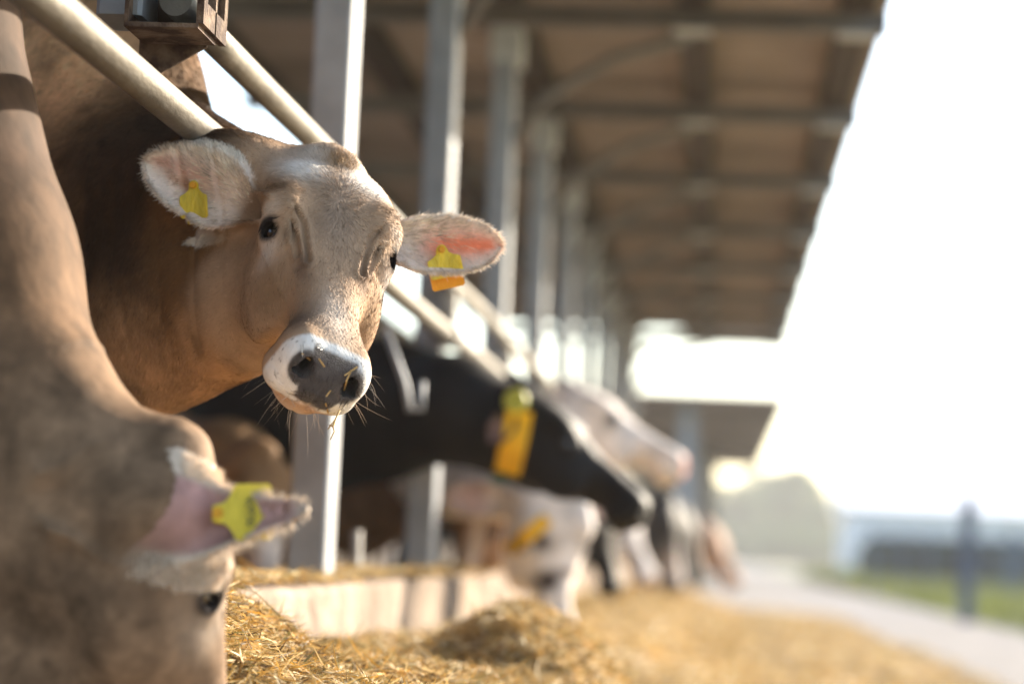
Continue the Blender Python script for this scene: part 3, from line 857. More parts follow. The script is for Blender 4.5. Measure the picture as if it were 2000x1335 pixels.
def hero_field():
    nape = HP.world([[0, .085, -.115]])[0]; jaw = HP.world([[0, -.03, -.13]])[0]
    ch = [
        # neck from the skull to the shoulder, deeper than it is wide
        (nape, P_(330, 430, 3.92), .080, .17, (1, 1.35, 1)),
        (jaw, P_(330, 590, 3.86), .085, .16, (1, 1.45, 1)),
        (P_(330, 430, 3.92), P_(60, 330, 4.35), .19, .30, (1, 1.25, 1)),
        (P_(330, 600, 3.86), P_(130, 620, 4.2), .15, .22, (1, 1.3, 1)),
        (P_(250, 700, 3.86), P_(60, 760, 4.2), .085, .14, (1, 1.5, 1)),
        (P_(420, 640, 3.78), P_(300, 720, 3.84), .075, .07, (1, 1.5, 1)),
        (P_(60, 330, 4.35), P_(-450, 400, 5.0), .33, .40, (1, 1.2, 1)),
    ]
    b0 = np.array([-1.75, 4.6, .78]); b1 = np.array([-3.05, 5.7, .80]); fc = b0 - b1; fc /= np.linalg.norm(fc)
    ch += [(b0, b1, .36, .40, (1, 1, 1))]
    ch += blank_chain((b0, b1), 0, .055, tuple(np.cross((0, 0, 1), fc) * .22), tuple(fc))
    hb = P_(215, 150, 4.15)
    return folded(ch, hb)


def folded(ch, hb):
    f0 = cow_field(HP, ch, [(hb, (.16, .16, .15)), (P_(450, 330, 3.80), (.10, .10, .045)), (P_(440, 320, 3.715), (.078, .045, .036))], EARS, .045, twist=TW)

    def f(P):
        d = f0(P); m = (sm(-1.12, -1.0, P[:, 0]) * sm(-.74, -.84, P[:, 0]) * sm(.72, .86, P[:, 2]) * sm(1.16, 1.05, P[:, 2])).astype(f32)
        k = m > .01
        if k.any():
            Q_ = P[k]; ph = Q_[:, 0] * 105 + 14 * (Q_[:, 2] - .9) + 1.6 * noise3(Q_, 7, 44, 1).astype(f32)
            w_ = np.exp(-(np.sin(ph * .5) / .33) ** 2); d = d.copy(); d[k] = d[k] + .0035 * m[k] * w_.astype(f32)
        return d
    return f


import time
T0 = time.time()
HF_ = hero_field()
xs = axis_coords(-3.6, -.2, -.93, -.32, .0034); ys = axis_coords(3.2, 6.3, 3.26, 3.82, .0034); zs = axis_coords(-.02, 1.75, .62, 1.22, .0034)
V, Q, Nn = surface_net(HF_, xs, ys, zs)
print('hero', len(V), round(time.time() - T0, 1))
L = HP.loc(V); LU = untwist(L)
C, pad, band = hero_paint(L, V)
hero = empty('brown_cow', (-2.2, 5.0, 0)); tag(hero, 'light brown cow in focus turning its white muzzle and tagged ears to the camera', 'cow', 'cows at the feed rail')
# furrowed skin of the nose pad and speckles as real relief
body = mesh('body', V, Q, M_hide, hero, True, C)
nm = M_wet; body.data.materials.append(M_wet)
pv = pad > .5
pm = pv[Q].mean(1) > .6; body.data.polygons.foreach_set('material_index', pm.astype(np.int32)); body.data.update()
add_eyes(HP, hero)

# --- fur
def tri_sample(V, Q, weight, n, seed=1):
    r = np.random.default_rng(seed)
    a, b, c, d = (V[Q[:, i]] for i in range(4)); ar = (np.linalg.norm(np.cross(c - a, d - b), axis=1) * .5)
    w_ = ar * weight[Q].mean(1); cs = np.cumsum(w_); i = np.searchsorted(cs, r.random(n) * cs[-1]); i = np.minimum(i, len(Q) - 1)
    s, t = r.random((n, 1)).astype(f32), r.random((n, 1)).astype(f32)
    P = (a[i] * (1 - s) + b[i] * s) * (1 - t) + (d[i] * (1 - s) + c[i] * s) * t
    return P, i


def fur(name, V, Q, Nn, C, pose, weight, dirf, lenf, n, width, root, seed=1, lift=.30, jitter=.18, ears=EARS, colvar=.13, calm=lambda l: 1.0):
    P, i = tri_sample(V, Q, weight, n, seed); r = np.random.default_rng(seed + 5)
    N = Nn[Q[i]].mean(1); N /= np.linalg.norm(N, axis=1, keepdims=True) + 1e-9
    Cc = C[Q[i]].mean(1); Lp = pose.loc(P)
    D = dirf(Lp, P, N); D = D - N * (D * N).sum(1)[:, None]; D /= np.linalg.norm(D, axis=1, keepdims=True) + 1e-6
    clump = np.stack([noise3(P, 38, 21 + k, 2) for k in range(3)], 1)
    D = D + jitter * 1.6 * clump + r.normal(0, jitter, (n, 3)); D = D - N * (D * N).sum(1)[:, None]; D /= np.linalg.norm(D, axis=1, keepdims=True) + 1e-6
    li = lift * (1 + .5 * r.normal(0, 1, n)) ; li = np.clip(li, .05, .9)
    D2 = D + N * li[:, None]
    Ln = lenf(Lp, P) * r.uniform(.55, 1.25, n)
    shade = (1 + colvar * r.normal(0, 1, n) + calm(Lp) * (.22 * noise3(P, 60, 77, 2) + .14 * noise3(P * [1, 1, .55], 230, 78, 1)))
    Cc = np.clip(Cc * np.clip(shade, .4, 1.7)[:, None], .004, .9)
    side = N + .5 * r.normal(0, 1, (n, 3))
    return strands(name, (P - N * .0006).astype(f32), D2, side, Ln.astype(f32), np.full(n, width) * r.uniform(.7, 1.3, n), Cc.astype(f32), M_fur, root, bend=(-N * li[:, None] * .55).astype(f32), seg=3)


def hero_dir(L, P, N):
    # hair flows from a whorl between the brows: down the nose, up to the poll, out to the cheeks
    x, y, z = L[:, 0], L[:, 1], L[:, 2]
    d = np.stack([x * 1.6, (y - .035), -.25 * np.abs(x) - .2 * np.abs(y) * 0], 1); d[:, 0] += .15 * np.sin(y * 60) * .03
    ln = np.linalg.norm(d, axis=1, keepdims=True) + 1e-4; d = d / ln
    d = d + np.stack([0 * x, -1.2 * sm(.0, -.06, y), -.5 * sm(.0, .08, np.abs(x) - .03)], 1)
    dw = HP.dirw(d)
    onh = sm(.30, .22, np.linalg.norm((L - np.array([0, -.05, -.06])) * [1, .8, 1], axis=1))[:, None]
    nd = np.array([-.35, .25, -.85]) + np.stack([.25 * np.sin(P[:, 2] * 9), 0 * x, 0 * x], 1)
    dw = nd + (dw - nd) * onh
    for e_ in EARS:
        u, v, w_ = e_.coords(L.astype(f32)); t, W = e_.shape(u); on = (sm(.0, .12, t) * (np.abs(v / W) < 1.6) * (np.abs(w_) < .05))[:, None]
        q = v / W
        dl = np.stack([np.full(len(u), .75), .9 * q - .35, .0 * q], 1) @ e_.R.T
        dw = dw + (HP.dirw(dl) - dw) * on
    return dw


def ear_on(L):
    on = np.zeros(len(L))
    edge = np.zeros(len(L))
    for e_ in EARS:
        u, v, w_ = e_.coords(L.astype(f32)); t, W = e_.shape(u); k = sm(.02, .15, t) * (np.abs(v / W) < 1.6) * (np.abs(w_) < .06)
        on = np.maximum(on, k); edge = np.maximum(edge, k * np.maximum(sm(.65, 1.0, np.abs(v / W)), sm(.85, 1.0, t)))
    return on, edge


def hero_len(L, P):
    on, edge = ear_on(L); A = L.copy(); A[:, 0] = np.abs(A[:, 0])
    l = .0080 + .0055 * blob(A, (0, .06, .02), (.06, .07, .06)) + .012 * blob(A, (.01, .155, -.03), (.035, .03, .05))
    l = l + .012 * blob(A, (.085, .125, -.06), (.02, .03, .03))
    l = np.where(L[:, 1] < -.250, .0022, l)
    l = l + on * (-.001 + .003 * edge)
    nk = sm(.26, .34, np.linalg.norm(L - np.array([0, -.05, -.06]), axis=1)); l = l + nk * .005
    l = l * np.where(sm(1.35, 1.1, np.linalg.norm((A - np.array([EYE[0] + .016, EYE[1], EYE[2] + .008])) / .022, axis=1)) > .5, .45, 1)
    return l


on, edge = ear_on(L)
wgt = np.ones(len(V)); wgt *= (1 - sm(.02, .1, pad)); A_ = np.abs(L[:, 0])
ecl = np.linalg.norm(np.stack([A_, L[:, 1], L[:, 2]], 1) - (np.array(EYE) + eye_R() * .019), axis=1)
wgt[ecl < .0175] = 0
hd = np.linalg.norm(L - np.array([0, -.05, -.06]), axis=1)
wgt *= 1 - .55 * sm(.30, .36, hd)
wgt[(V[:, 0] < -1.75) | (V[:, 2] < .35)] = 0
wgt[L[:, 1] < -.258] *= .5
wgt *= 1 + 1.3 * on + 2.0 * edge
wn = np.ones(len(V)) * sm(.24, .30, hd); wn[(V[:, 0] < -1.6) | (V[:, 2] < .55)] = 0
wn *= 1 - on
nf_ = fur('neck_coat', V, Q, Nn, C, HP, wn, hero_dir, lambda l, p: np.full(len(l), .015), 120000, .0013, hero, 41, lift=.2, jitter=.2, colvar=.22); tag(nf_, kind='stuff')
fo = fur('coat', V, Q, Nn, C, HP, wgt, hero_dir, hero_len, 380000, .00085, hero, lift=.2, calm=lambda l: 1 - .8 * ear_on(l)[0])
tag(fo, kind='stuff')
# long pale and tan hairs inside the ears
we = np.zeros(len(V))
for e_ in EARS:
    u_, v_, z_ = e_.coords(L.astype(f32)); t_, W_ = e_.shape(u_); q_ = v_ / W_
    bd_ = e_.cup * pch(t_, [-.1, 0, .3, .7, 1.0], [2.2, 2.0, 1.35, .9, .4]) * (np.minimum(q_ * q_, 1.6) - .55) - .04 * np.clip(t_, 0, 1) * (1 - np.clip(t_, 0, 1))
    we = np.maximum(we, sm(-.002, .003, z_ - bd_) * (np.abs(z_) < .06) * (np.abs(q_) < 1.0) * sm(.02, .12, t_) * sm(.85, .45, t_) * (.25 + sm(-.2, .8, q_)))
Ce = np.tile(np.array([.70, .57, .45]), (len(V), 1)) * (1 + .5 * noise3(L, 120, 91, 1))[:, None]
eh = fur('ear_hair', V, Q, Nn, Ce.astype(f32), HP, we, hero_dir, lambda l, p: np.full(len(l), .017), 2200, .0007, hero, 33, lift=.28, jitter=.16, colvar=.3)
tag(eh, kind='stuff')
# tufts on the poll and behind the far horn bud
A3 = L.copy(); wt = blob(A3, (.088, .120, -.055), (.014, .03, .03)) + .5 * blob(A3, (.015, .150, -.005), (.02, .02, .03))
wt[wt < .08] = 0
tf = fur('tuft', V, Q, Nn, np.tile(np.array([.42, .27, .15]), (len(V), 1)), HP, wt, hero_dir, lambda l, p: np.full(len(l), .016), 1100, .0006, hero, 9, lift=.8, jitter=.5)
tag(tf, kind='stuff')


def hairs(name, pts, dirs, L_, wd, col, root, droop=.3, seed=3):
    r = np.random.default_rng(seed); n = len(pts); pts = np.array(pts, f32); dirs = np.array(dirs, f32)
    side = np.cross(dirs, r.normal(0, 1, (n, 3))); b = r.normal(0, .25, (n, 3)); b[:, 2] -= droop
    return strands(name, pts, dirs, side, np.array(L_, f32), np.full(n, wd), np.tile(np.array(col), (n, 1)), M_fur, root, bend=b.astype(f32), seg=5)


# whiskers round the lips and chin, lashes on the upper lids
r_ = np.random.default_rng(12); wsel = np.where((LU[:, 1] < -.245) & (pad < .2) & ((LU[:, 2] < -.070) & (LU[:, 1] < -.262) | (LU[:, 0] > .050)) & (hd < .36))[0]
ws = r_.choice(wsel, 40, replace=False)
dl = Nn[ws] + HP.dirw(np.tile([0, -.5, -.2], (len(ws), 1))) + r_.normal(0, .25, (len(ws), 3))
wh = hairs('whiskers', V[ws], dl, r_.uniform(.018, .045, len(ws)), .0004, (.62, .50, .40), hero); tag(wh, kind='stuff')
for sx in (-1, 1):
    pts = []; ds = []
    for k in range(34):
        t = k / 33; an = -1.9 + 2.6 * t
        n0 = eye_R() * [sx, 1, 1]; u0 = np.array([.18 * sx, .35, -.25]); u0 -= n0 * (n0 @ u0); u0 /= np.linalg.norm(u0); v0 = np.cross(n0, u0); v0 = v0 if v0[1] > 0 else -v0
        c = np.array(EYE) * [sx, 1, 1] + n0 * .0185 + u0 * math.sin(an) * .0135 + v0 * math.cos(an) * .0105
        pts.append(HP.world(c[None])[0]); ds.append(HP.dirw((n0 * .8 + u0 * (.2 + .6 * math.sin(an)) + v0 * .45 * math.cos(an) + r_.normal(0, .12, 3))[None])[0])
    ey = hairs('eyelashes', pts, ds, r_.uniform(.012, .020, len(pts)), .0009, (.02, .015, .013), hero, droop=.15); tag(ey, kind='stuff')


# ear tags: a yellow front plate with its button, an orange or yellow rear flap
def ear_tag(px, py, Yoff, ear, rot, Wd, Ht, rear, tilt=(0, 0)):
    e_ = EARS[ear]
    v = ray(px, py); ys_ = np.linspace(3.3, 3.9, 1500); pts = np.array([CAM + v * (y / v[1]) for y in ys_], f32)
    f = head_field(HP.loc(pts), twist=TW); k = np.where(f < .002)[0]; y0 = ys_[k[0]] if len(k) else 3.6
    o = CAM + v * ((y0 - .013) / v[1])
    out = (CAM - o) / np.linalg.norm(CAM - o); out = out + tilt[0] * RC[:, 0] + tilt[1] * RC[:, 1]; out /= np.linalg.norm(out)
    dn = -RC[:, 1] * math.cos(rot) + RC[:, 0] * math.sin(rot); dn -= out * (out @ dn); dn /= np.linalg.norm(dn); rt = np.cross(out, -dn) * -1
    rt = np.cross(dn, out); R = np.stack([rt, dn, out], 1)
    t = tag_plate('ear_tag', o, R, Wd, Ht, M_tag, hero, bow=.006)
    MB().tube([o + out * -.003, o + out * .0045], .0075, 20).build('button', M_tag, t)
    MB().tube([o + out * .0045, o + out * .010], [.0058, .0048], 16).build('pin', M_tag2, t)
    rv = ear_rear = tag_plate('rear_tag', o - out * .016 + dn * Ht * .30 + rt * rear[1], R, Wd * rear[2], Ht * rear[0], rear[3], hero, neck=False, bow=.003)


ear_tag(379, 362, 0, 0, .04, .044, .050, (.86, -.004, .9, M_tag), (-.25, .1))
ear_tag(862, 487, 0, 1, .22, .054, .044, (1.1, 0, .98, M_tag2), (.1, .05))

# straws on the muzzle and hanging from the mouth
M_straw = mat('straw_bit', attr=True, var=.15, rough=.6, scale=40, transl=.2)


def surf(px, py, off=.002):
    v = ray(px, py); ys_ = np.linspace(3.15, 3.9, 2500); pts = np.array([CAM + v * (y / v[1]) for y in ys_], f32)
    f = head_field(HP.loc(pts), twist=TW); k = np.where(f < .0008)[0]; y0 = ys_[k[0]] if len(k) else 3.36
    return CAM + v * ((y0 - off) / v[1])


SL = ['straw flake lying across the inner rim of the left nostril', 'broad straw flake inside the left nostril', 'tiny straw flake on the white skin left of the nose', 'straw sliver on top of the dark nose near the left nostril', 'second straw sliver on top of the nose pointing down right', 'golden straw standing in the right nostril', 'golden straw flake under the right nostril', 'short pale straw piece below the right nostril', 'long thin straw lying towards the right nostril', 'orange straw flake in the middle of the upper lip', 'thin straw on the white lip at the right', 'greenish stalk sticking out between the lips', 'tiny straw crumb in the middle of the nose', 'short straw standing above the right nostril', 'short straw stub hanging at the right corner of the lip']
bits = [((590, 690), (606, 703)), ((606, 703), (622, 722)), ((560, 708), (568, 719)), ((623, 700), (634, 716)), ((631, 700), (641, 713)), ((676, 745), (686, 722)), ((672, 762), (677, 744)),
        ((677, 765), (684, 756)), ((673, 733), (698, 716)), ((637, 774), (646, 762)), ((700, 752), (704, 766)), ((636, 787), (641, 806)), ((648, 726), (653, 727)), ((689, 717), (691, 731)), ((689, 785), (692, 790))]
for i, (a_, b_) in enumerate(bits):
    if i not in (0, 3, 5, 6, 8, 9, 11): continue
    A0, B0 = surf(*a_), surf(*b_)
    o = MB().bar(A0, B0, .0022 if i not in (1,) else .0035, .0014, (0, -1, 0)).build('straw_bit', M_straw if False else mat('dry_straw', (.42, .27, .10), .6, .25, 60), None)
    tag(o, SL[i], 'straw', 'straw fragments on the muzzle')
m0 = surf(664, 800)
sp = [m0, P_(656, 816, m0[1] - .004), P_(650, 832, m0[1] - .004), P_(653, 842, m0[1] - .004), P_(645, 858, m0[1] - .004)]
b = MB().tube(sp, [.0012, .0013, .0015, .0011, .0007], 6).tube([sp[1], P_(640, 838, m0[1] - .008)], [.0011, .0007], 6).tube([sp[2], P_(655, 826, m0[1])], [.0016, .0008], 6).tube([sp[2], P_(644, 830, m0[1]), P_(642, 836, m0[1])], [.0016, .0012, .0008], 6)
o = b.build('straw_wisp', mat('dry_straw', (.42, .27, .10)), None, True); tag(o, 'bent wisp of golden straw hanging from the mouth of the cow in focus', 'straw')
# ------------------------------------------------------------------ the other cows
def make_cow(label, pose, chain, body, paint, h, ears=None, hmax=.09, fine=True, eyes=True, box=.32, name='cow', far_mat=None, twist=0.0, extra=()):
    fr, rr = np.array(body[0], float), np.array(body[1], float); fc = fr - rr; fc /= np.linalg.norm(fc)
    ch = list(chain) + [(fr, rr, body[2], body[2] * 1.08)] + blank_chain((fr, rr), 0, .05, tuple(np.cross((0, 0, 1), fc) * .2), tuple(fc))
    ears = ears or [Ear((sx * .095, .100, -.092), (sx * .27, .10, -.10), (sx * .05, -.35, .9)) for sx in (-1, 1)]
    f = cow_field(pose, ch, extra, ears, .05, fine, twist)
    ce = pose.world(np.array([[0, -.06, -.07]]))[0]; P0 = np.array([c[i] for c in ch for i in (0, 1)] + [ce - .3, ce + .3]); lo = P0.min(0) - .5; hi = P0.max(0) + .5; lo[2] = -.03
    b = [max(0, 0)] * 3
    xs, ys, zs = (axis_coords(lo[i], hi[i], ce[i] - box * (1 if i < 2 else 1), ce[i] + box, h, 1.14, hmax) for i in range(3))
    V, Q, N = surface_net(f, xs, ys, zs, newton=1)
    L = pose.loc(V); C = paint(L, V, ears)
    root = empty(name, tuple(np.array([fr[0], fr[1], 0]))); tag(root, label, 'cow', 'cows at the feed rail')
    mesh('body', V, Q, M_hide_blk if name == 'black_cow' else M_hide_far, root, True, C)
    if eyes: add_eyes(pose, root)
    return root, (V, Q, N, L, C), ears, f


def pose_at(px, py, Y, local, muz, face, k):
    R = frame(muz, face); o = at(px, py, Y) - (np.array(local, float) * k) @ R.T; return Pose(o, R, k)


def ear_world(pose, root, tip, face_dir, **kw):
    return Ear(pose.loc(np.array([root], f32))[0], pose.loc(np.array([tip], f32))[0], np.array(face_dir, float) @ pose.R, **kw)


def painter(base, marks=(), muzzle=None, nose=(.05, .04, .04), inner=(.55, .30, .26), rim=None, spots=None, world=None):
    def f(L, V, ears):
        n = len(L); A = L.copy(); A[:, 0] = np.abs(A[:, 0]); C = np.tile(np.array(base, float), (n, 1))
        if spots is not None:
            s = noise3(V, spots[0], spots[1], 2); C = lerp(C, spots[2], sm(spots[3], spots[3] + .06, s))
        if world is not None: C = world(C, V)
        for c, r, col, k, sym in marks: C = lerp(C, col, k * np.minimum(1, 1.4 * blob(A if sym else L, c, r)))
        onh = sm(.36, .30, np.linalg.norm(L - np.array([0, -.05, -.06]), axis=1))
        if muzzle is not None: C = lerp(C, muzzle, onh * sm(-.245, -.265, A[:, 1]))
        C = lerp(C, nose, onh * sm(-.278, -.290, A[:, 1]) * sm(.045, .035, A[:, 0]) * sm(-.08, -.07, A[:, 2]))
        C = lerp(C, (.02, .015, .015), sm(.032, .021, np.linalg.norm(A - (np.array(EYE) + EYN * .019), axis=1)))
        for e_ in ears:
            u, v, w_ = e_.coords(L.astype(f32)); t, W = e_.shape(u); q = v / W
            bend = e_.cup * pch(t, [-.1, 0, .3, .7, 1.0], [2.2, 2.0, 1.35, .9, .4]) * (np.minimum(q * q, 1.6) - .55) - .04 * np.clip(t, 0, 1) * (1 - np.clip(t, 0, 1))
            on = sm(.14, .50, t) * (np.abs(q) < 1.5) * (np.abs(w_) < .06)
            C = lerp(C, inner, sm(-.001, .004, w_ - bend) * on * sm(1.0, .75, np.abs(q)))
            if rim is not None: C = lerp(C, rim, on * np.maximum(sm(.72, .98, np.abs(q)), sm(.86, 1.0, t)))
        return np.clip(C * (1 + .12 * noise3(L, 14, 8))[:, None], .004, .9).astype(f32)
    return f


def collar(parent, c, axis, r, w_, m, name='collar', th=.006, squash=1.0):
    axis = np.array(axis, float); axis /= np.linalg.norm(axis); u = np.cross(axis, (0, 0, 1)); u /= np.linalg.norm(u); v = np.cross(axis, u)
    n = 40; V = []; F = []
    for rr, s in ((r, -1), (r, 1), (r + th, 1), (r + th, -1)):
        for k in range(n):
            t = 2 * math.pi * k / n; V.append(np.array(c) + axis * s * w_ / 2 + rr * (math.cos(t) * u * squash + math.sin(t) * v))
    for a_ in range(4):
        for k in range(n): F.append((a_ * n + k, a_ * n + (k + 1) % n, ((a_ + 1) % 4) * n + (k + 1) % n, ((a_ + 1) % 4) * n + k))
    return mesh(name, V, F, m, parent)


def on_surface(f, px, py, y0, y1, off=.004):
    v = ray(px, py); yy = np.linspace(y0, y1, 900); pts = np.array([CAM + v * (y / v[1]) for y in yy], f32); k = np.where(f(pts) < .002)[0]
    y = yy[k[0]] if len(k) else (y0 + y1) / 2
    return CAM + v * ((y - off) / v[1])


def band_on(f, name, mid, wd, y0, y1, m, parent, th=.006):
    """a strap lying on the hide: two rails found on the surface, joined to a thin closed band"""
    n = 14; mid = np.array(mid, float); t = np.linspace(0, 1, len(mid)); tt = np.linspace(0, 1, n); c = np.stack([np.interp(tt, t, mid[:, k]) for k in (0, 1)], 1)
    d = np.gradient(c, axis=0); d /= np.linalg.norm(d, axis=1, keepdims=True); nr = np.stack([-d[:, 1], d[:, 0]], 1)
    V = []; F = []
    for s in (-1, 1):
        for i in range(n):
            p = c[i] + nr[i] * s * wd / 2; V.append(on_surface(f, p[0], p[1], y0, y1, .003))
    V = np.array(V); yv = V[:, 1].copy()
    for s in (0, 1): V[s * n:(s + 1) * n, 1] = np.convolve(np.pad(yv[s * n:(s + 1) * n], 2, 'edge'), np.ones(5) / 5, 'valid')
    V = np.concatenate([V, V - [0, th, 0]])
    for i in range(n - 1): F += [(i, i + 1, n + i + 1, n + i), (2 * n + i, 3 * n + i, 3 * n + i + 1, 2 * n + i + 1), (i, 2 * n + i, 2 * n + i + 1, i + 1), (n + i, n + i + 1, 3 * n + i + 1, 3 * n + i)]
    F += [(0, n, 3 * n, 2 * n), (n - 1, 3 * n - 1, 4 * n - 1, 2 * n - 1)]
    return mesh(name, V, F, m, parent)


TAN = (.30, .185, .115)
# --- the near brown cow, head down, at the left edge
pA_ = pose_at(405, 1168, 2.95, (-.094, -.022, -.020), (.10, .28, -1), (1, .34, .15), .88)
eR = ear_world(pA_, at(232, 1035, 2.98), at(606, 992, 2.86), (.05, -.95, .30), W=.062, cup=.018, prof=[.4, .5, .92, 1.0, .66, .40, .26, .06])
eL = ear_world(pA_, at(262, 905, 3.06), at(386, 965, 3.12), (.2, .8, -.3), W=.034)
chA = [(pA_.world([[0, .10, -.10]])[0], at(-36, 780, 3.05), .088, .155, (1, 1, 1)),
       (pA_.world([[0, -.03, -.12]])[0], at(-120, 900, 3.05), .08, .17), (pA_.world([[0, -.12, -.11]])[0], at(-60, 1250, 3.12), .07, .16), (at(-120, 900, 3.05), at(-60, 1250, 3.12), .17, .16),
       (at(-36, 760, 3.05), at(-112, 540, 3.1), .15, .172), (at(-112, 540, 3.1), at(-255, 0, 3.2), .172, .19),
       (at(-255, 0, 3.2), (-1.75, 3.65, 1.02), .19, .28)]


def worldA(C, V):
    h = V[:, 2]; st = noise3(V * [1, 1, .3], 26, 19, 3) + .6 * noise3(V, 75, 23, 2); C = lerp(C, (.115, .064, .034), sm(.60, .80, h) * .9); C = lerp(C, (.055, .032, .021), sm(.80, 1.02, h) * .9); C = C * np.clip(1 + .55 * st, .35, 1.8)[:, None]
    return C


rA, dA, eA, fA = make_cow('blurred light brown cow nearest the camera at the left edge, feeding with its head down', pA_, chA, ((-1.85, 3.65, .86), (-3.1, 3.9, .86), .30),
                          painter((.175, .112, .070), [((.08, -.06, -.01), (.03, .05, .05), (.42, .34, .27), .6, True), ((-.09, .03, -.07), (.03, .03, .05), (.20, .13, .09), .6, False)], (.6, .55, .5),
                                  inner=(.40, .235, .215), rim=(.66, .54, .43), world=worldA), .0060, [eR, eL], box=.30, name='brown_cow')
V_, Q_, N_, L_, C_ = dA


def fringe(V, N, L, ears, pose, parent, n, l0, l1, col, seed=4, wd=.0007):
    r = np.random.default_rng(seed); e_ = ears[0]; u, v, w_ = e_.coords(L.astype(f32)); t, W = e_.shape(u)
    k = np.where((t > .15) & (t < 1.05) & (np.abs(v / W) > .86) & (np.abs(v / W) < 1.4) & (np.abs(w_) < .05))[0]
    if len(k) < 10: return
    i = r.choice(k, n); out = np.stack([.5 + 0 * v[i], np.sign(v[i]), 0 * v[i]], 1) @ e_.R.T
    o = hairs('ear_fringe', V[i], pose.dirw(out) + r.normal(0, .25, (n, 3)), r.uniform(l0, l1, n), wd, col, parent); tag(o, kind='stuff')


fringe(V_, N_, L_, eA, pA_, rA, 5200, .004, .012, (.70, .58, .46))
tA = on_surface(fA, 425, 1002, 2.6, 3.1, .030); outA = (CAM - tA) / np.linalg.norm(CAM - tA) + .25 * RC[:, 1]; outA /= np.linalg.norm(outA)
dnA = RC[:, 0] * .985 + RC[:, 1] * .06; dnA = dnA - outA * (dnA @ outA); dnA /= np.linalg.norm(dnA); RA = np.stack([np.cross(dnA, outA), dnA, outA], 1)
tg = tag_plate('ear_tag', tA, RA, .070, .064, M_tag, rA, bow=.003)
MB().tube([tA - outA * .028, tA + outA * .004], .007, 16).build('button', M_tag2, tg)
digits('45620', tA + dnA * .040 + outA * .0062, np.stack([RA[:, 0], dnA, outA], 1), .0145, tg)

# --- black cow with the yellow collar
BLK = (.008, .0078, .010)
pB_ = pose_at(1035, 772, 7.1, (0, .165, -.01), (.76, -.10, -.65), (.65, -.10, .76), 1.04)
eB = [ear_world(pB_, at(1000, 800, 7.0), at(958, 868, 6.93), (-.2, -.9, .1), W=.04), ear_world(pB_, at(1020, 770, 7.22), at(985, 735, 7.32), (.3, .9, .2), W=.04)]
chB = [(pB_.world([[0, .06, -.11]])[0], at(880, 798, 7.18), .115, .155, (1, 1.1, 1)), (at(880, 798, 7.18), at(740, 800, 7.35), .155, .215, (1, 1.1, 1)),
       (at(740, 800, 7.35), at(560, 820, 7.6), .215, .27)]


def worldB(C, V):
    return lerp(C, (.42, .26, .17), sm(.035, -.035, V[:, 2] - np.interp(V[:, 0], [-1.2, -1.0, -.8, -.6], [.56, .66, .70, .66])) * sm(-.58, -.66, V[:, 0]) * (V[:, 1] < 7.6))


rB, dB, _, fB = make_cow('black cow with a yellow collar stretching its head out to the right over the feed', pB_, chB, ((-1.75, 7.7, .84), (-3.1, 8.3, .84), .33),
                        painter(BLK, nose=(.02, .02, .02), inner=(.25, .15, .13), world=worldB), .010, eB, name='black_cow')


band_on(fB, 'collar', [(1016, 802), (1008, 850), (990, 925)], 50, 6.6, 7.4, M_strap, rB)
tB = on_surface(fB, 1007, 782, 6.6, 7.4, .012); MB().tube([tB + [0, .012, 0], tB], [.036, .032], 24).build('collar_disc', mat('lime_disc', (.42, .42, .05), .5, .2), rB)
tB = on_surface(fB, 984, 935, 6.6, 7.4, .012); MB().box(tB - [.038, 0, .014], tB + [.038, .016, .014]).build('buckle', mat('green_clip', (.02, .07, .045), .5), rB)

# --- white cow beyond the black one
WHT = (.55, .50, .48)
pD = pose_at(1338, 905, 9.0, (0, -.30, -.02), (.86, -.06, -.50), (.5, -.10, .86), 1.10)
chD = [(pD.world([[0, .06, -.11]])[0], at(1010, 850, 9.1), .115, .16), (at(1010, 850, 9.1), at(880, 900, 9.4), .16, .25)]
rD, *_ = make_cow('white faced cow with a pink muzzle behind the black cow with the collar', pD, chD, ((-1.75, 9.5, .82), (-3.1, 10.1, .82), .33),
                  painter(WHT, [((0, .12, -.02), (.06, .05, .06), (.42, .33, .28), .5, False)], nose=(.62, .33, .27), inner=(.5, .3, .27), spots=(2.2, 4, BLK, .25)), .014, name='white_cow')

# --- spotted cow feeding with its head down
pE = pose_at(1092, 1040, 7.7, (0, .0, .02), (.07, -.10, -1), (.42, -.9, .05), 1.22)
chE = [(pE.world([[0, .10, -.12]])[0], at(1010, 930, 8.1), .11, .15), (at(1010, 930, 8.1), at(880, 880, 8.5), .15, .24)]
rE, dE, _, fE = make_cow('white cow with dark spots feeding head down in front of the black cow muzzle', pE, chE, ((-1.8, 8.62, .82), (-3.1, 9.2, .82), .30),
                        painter((.72, .65, .60), [((-.025, -.125, .0), (.028, .026, .08), (.03, .02, .02), 1, False), ((-.045, -.025, .01), (.024, .022, .06), (.04, .025, .02), 1, False), ((.02, -.10, .0), (.05, .012, .05), (.12, .07, .05), .6, False)],
                                nose=(.5, .35, .30), inner=(.5, .33, .28)), .011, name='spotted_cow')
band_on(fE, 'collar', [(990, 1075), (1030, 1046), (1070, 1012)], 28, 7.2, 8.4, M_strap, rE)

# --- small tan and white cow deeper in the shade
pC_ = pose_at(950, 950, 8.6, (0, .16, 0), (-.25, -.35, -1), (-.35, -.9, .2), .92)
chC = [(pC_.world([[0, .08, -.11]])[0], at(840, 935, 8.7), .10, .13), (at(840, 935, 8.7), at(700, 990, 8.9), .13, .19)]
make_cow('tan calf with a white blaze and brown muzzle in the shade under the black neck', pC_, chC, ((-1.7, 9.0, .62), (-2.7, 9.3, .62), .24),
         painter((.20, .11, .06), [((.03, -.05, .02), (.03, .2, .05), (.62, .52, .45), .95, False)], muzzle=(.16, .09, .07), nose=(.10, .05, .04)), .013, name='calf')
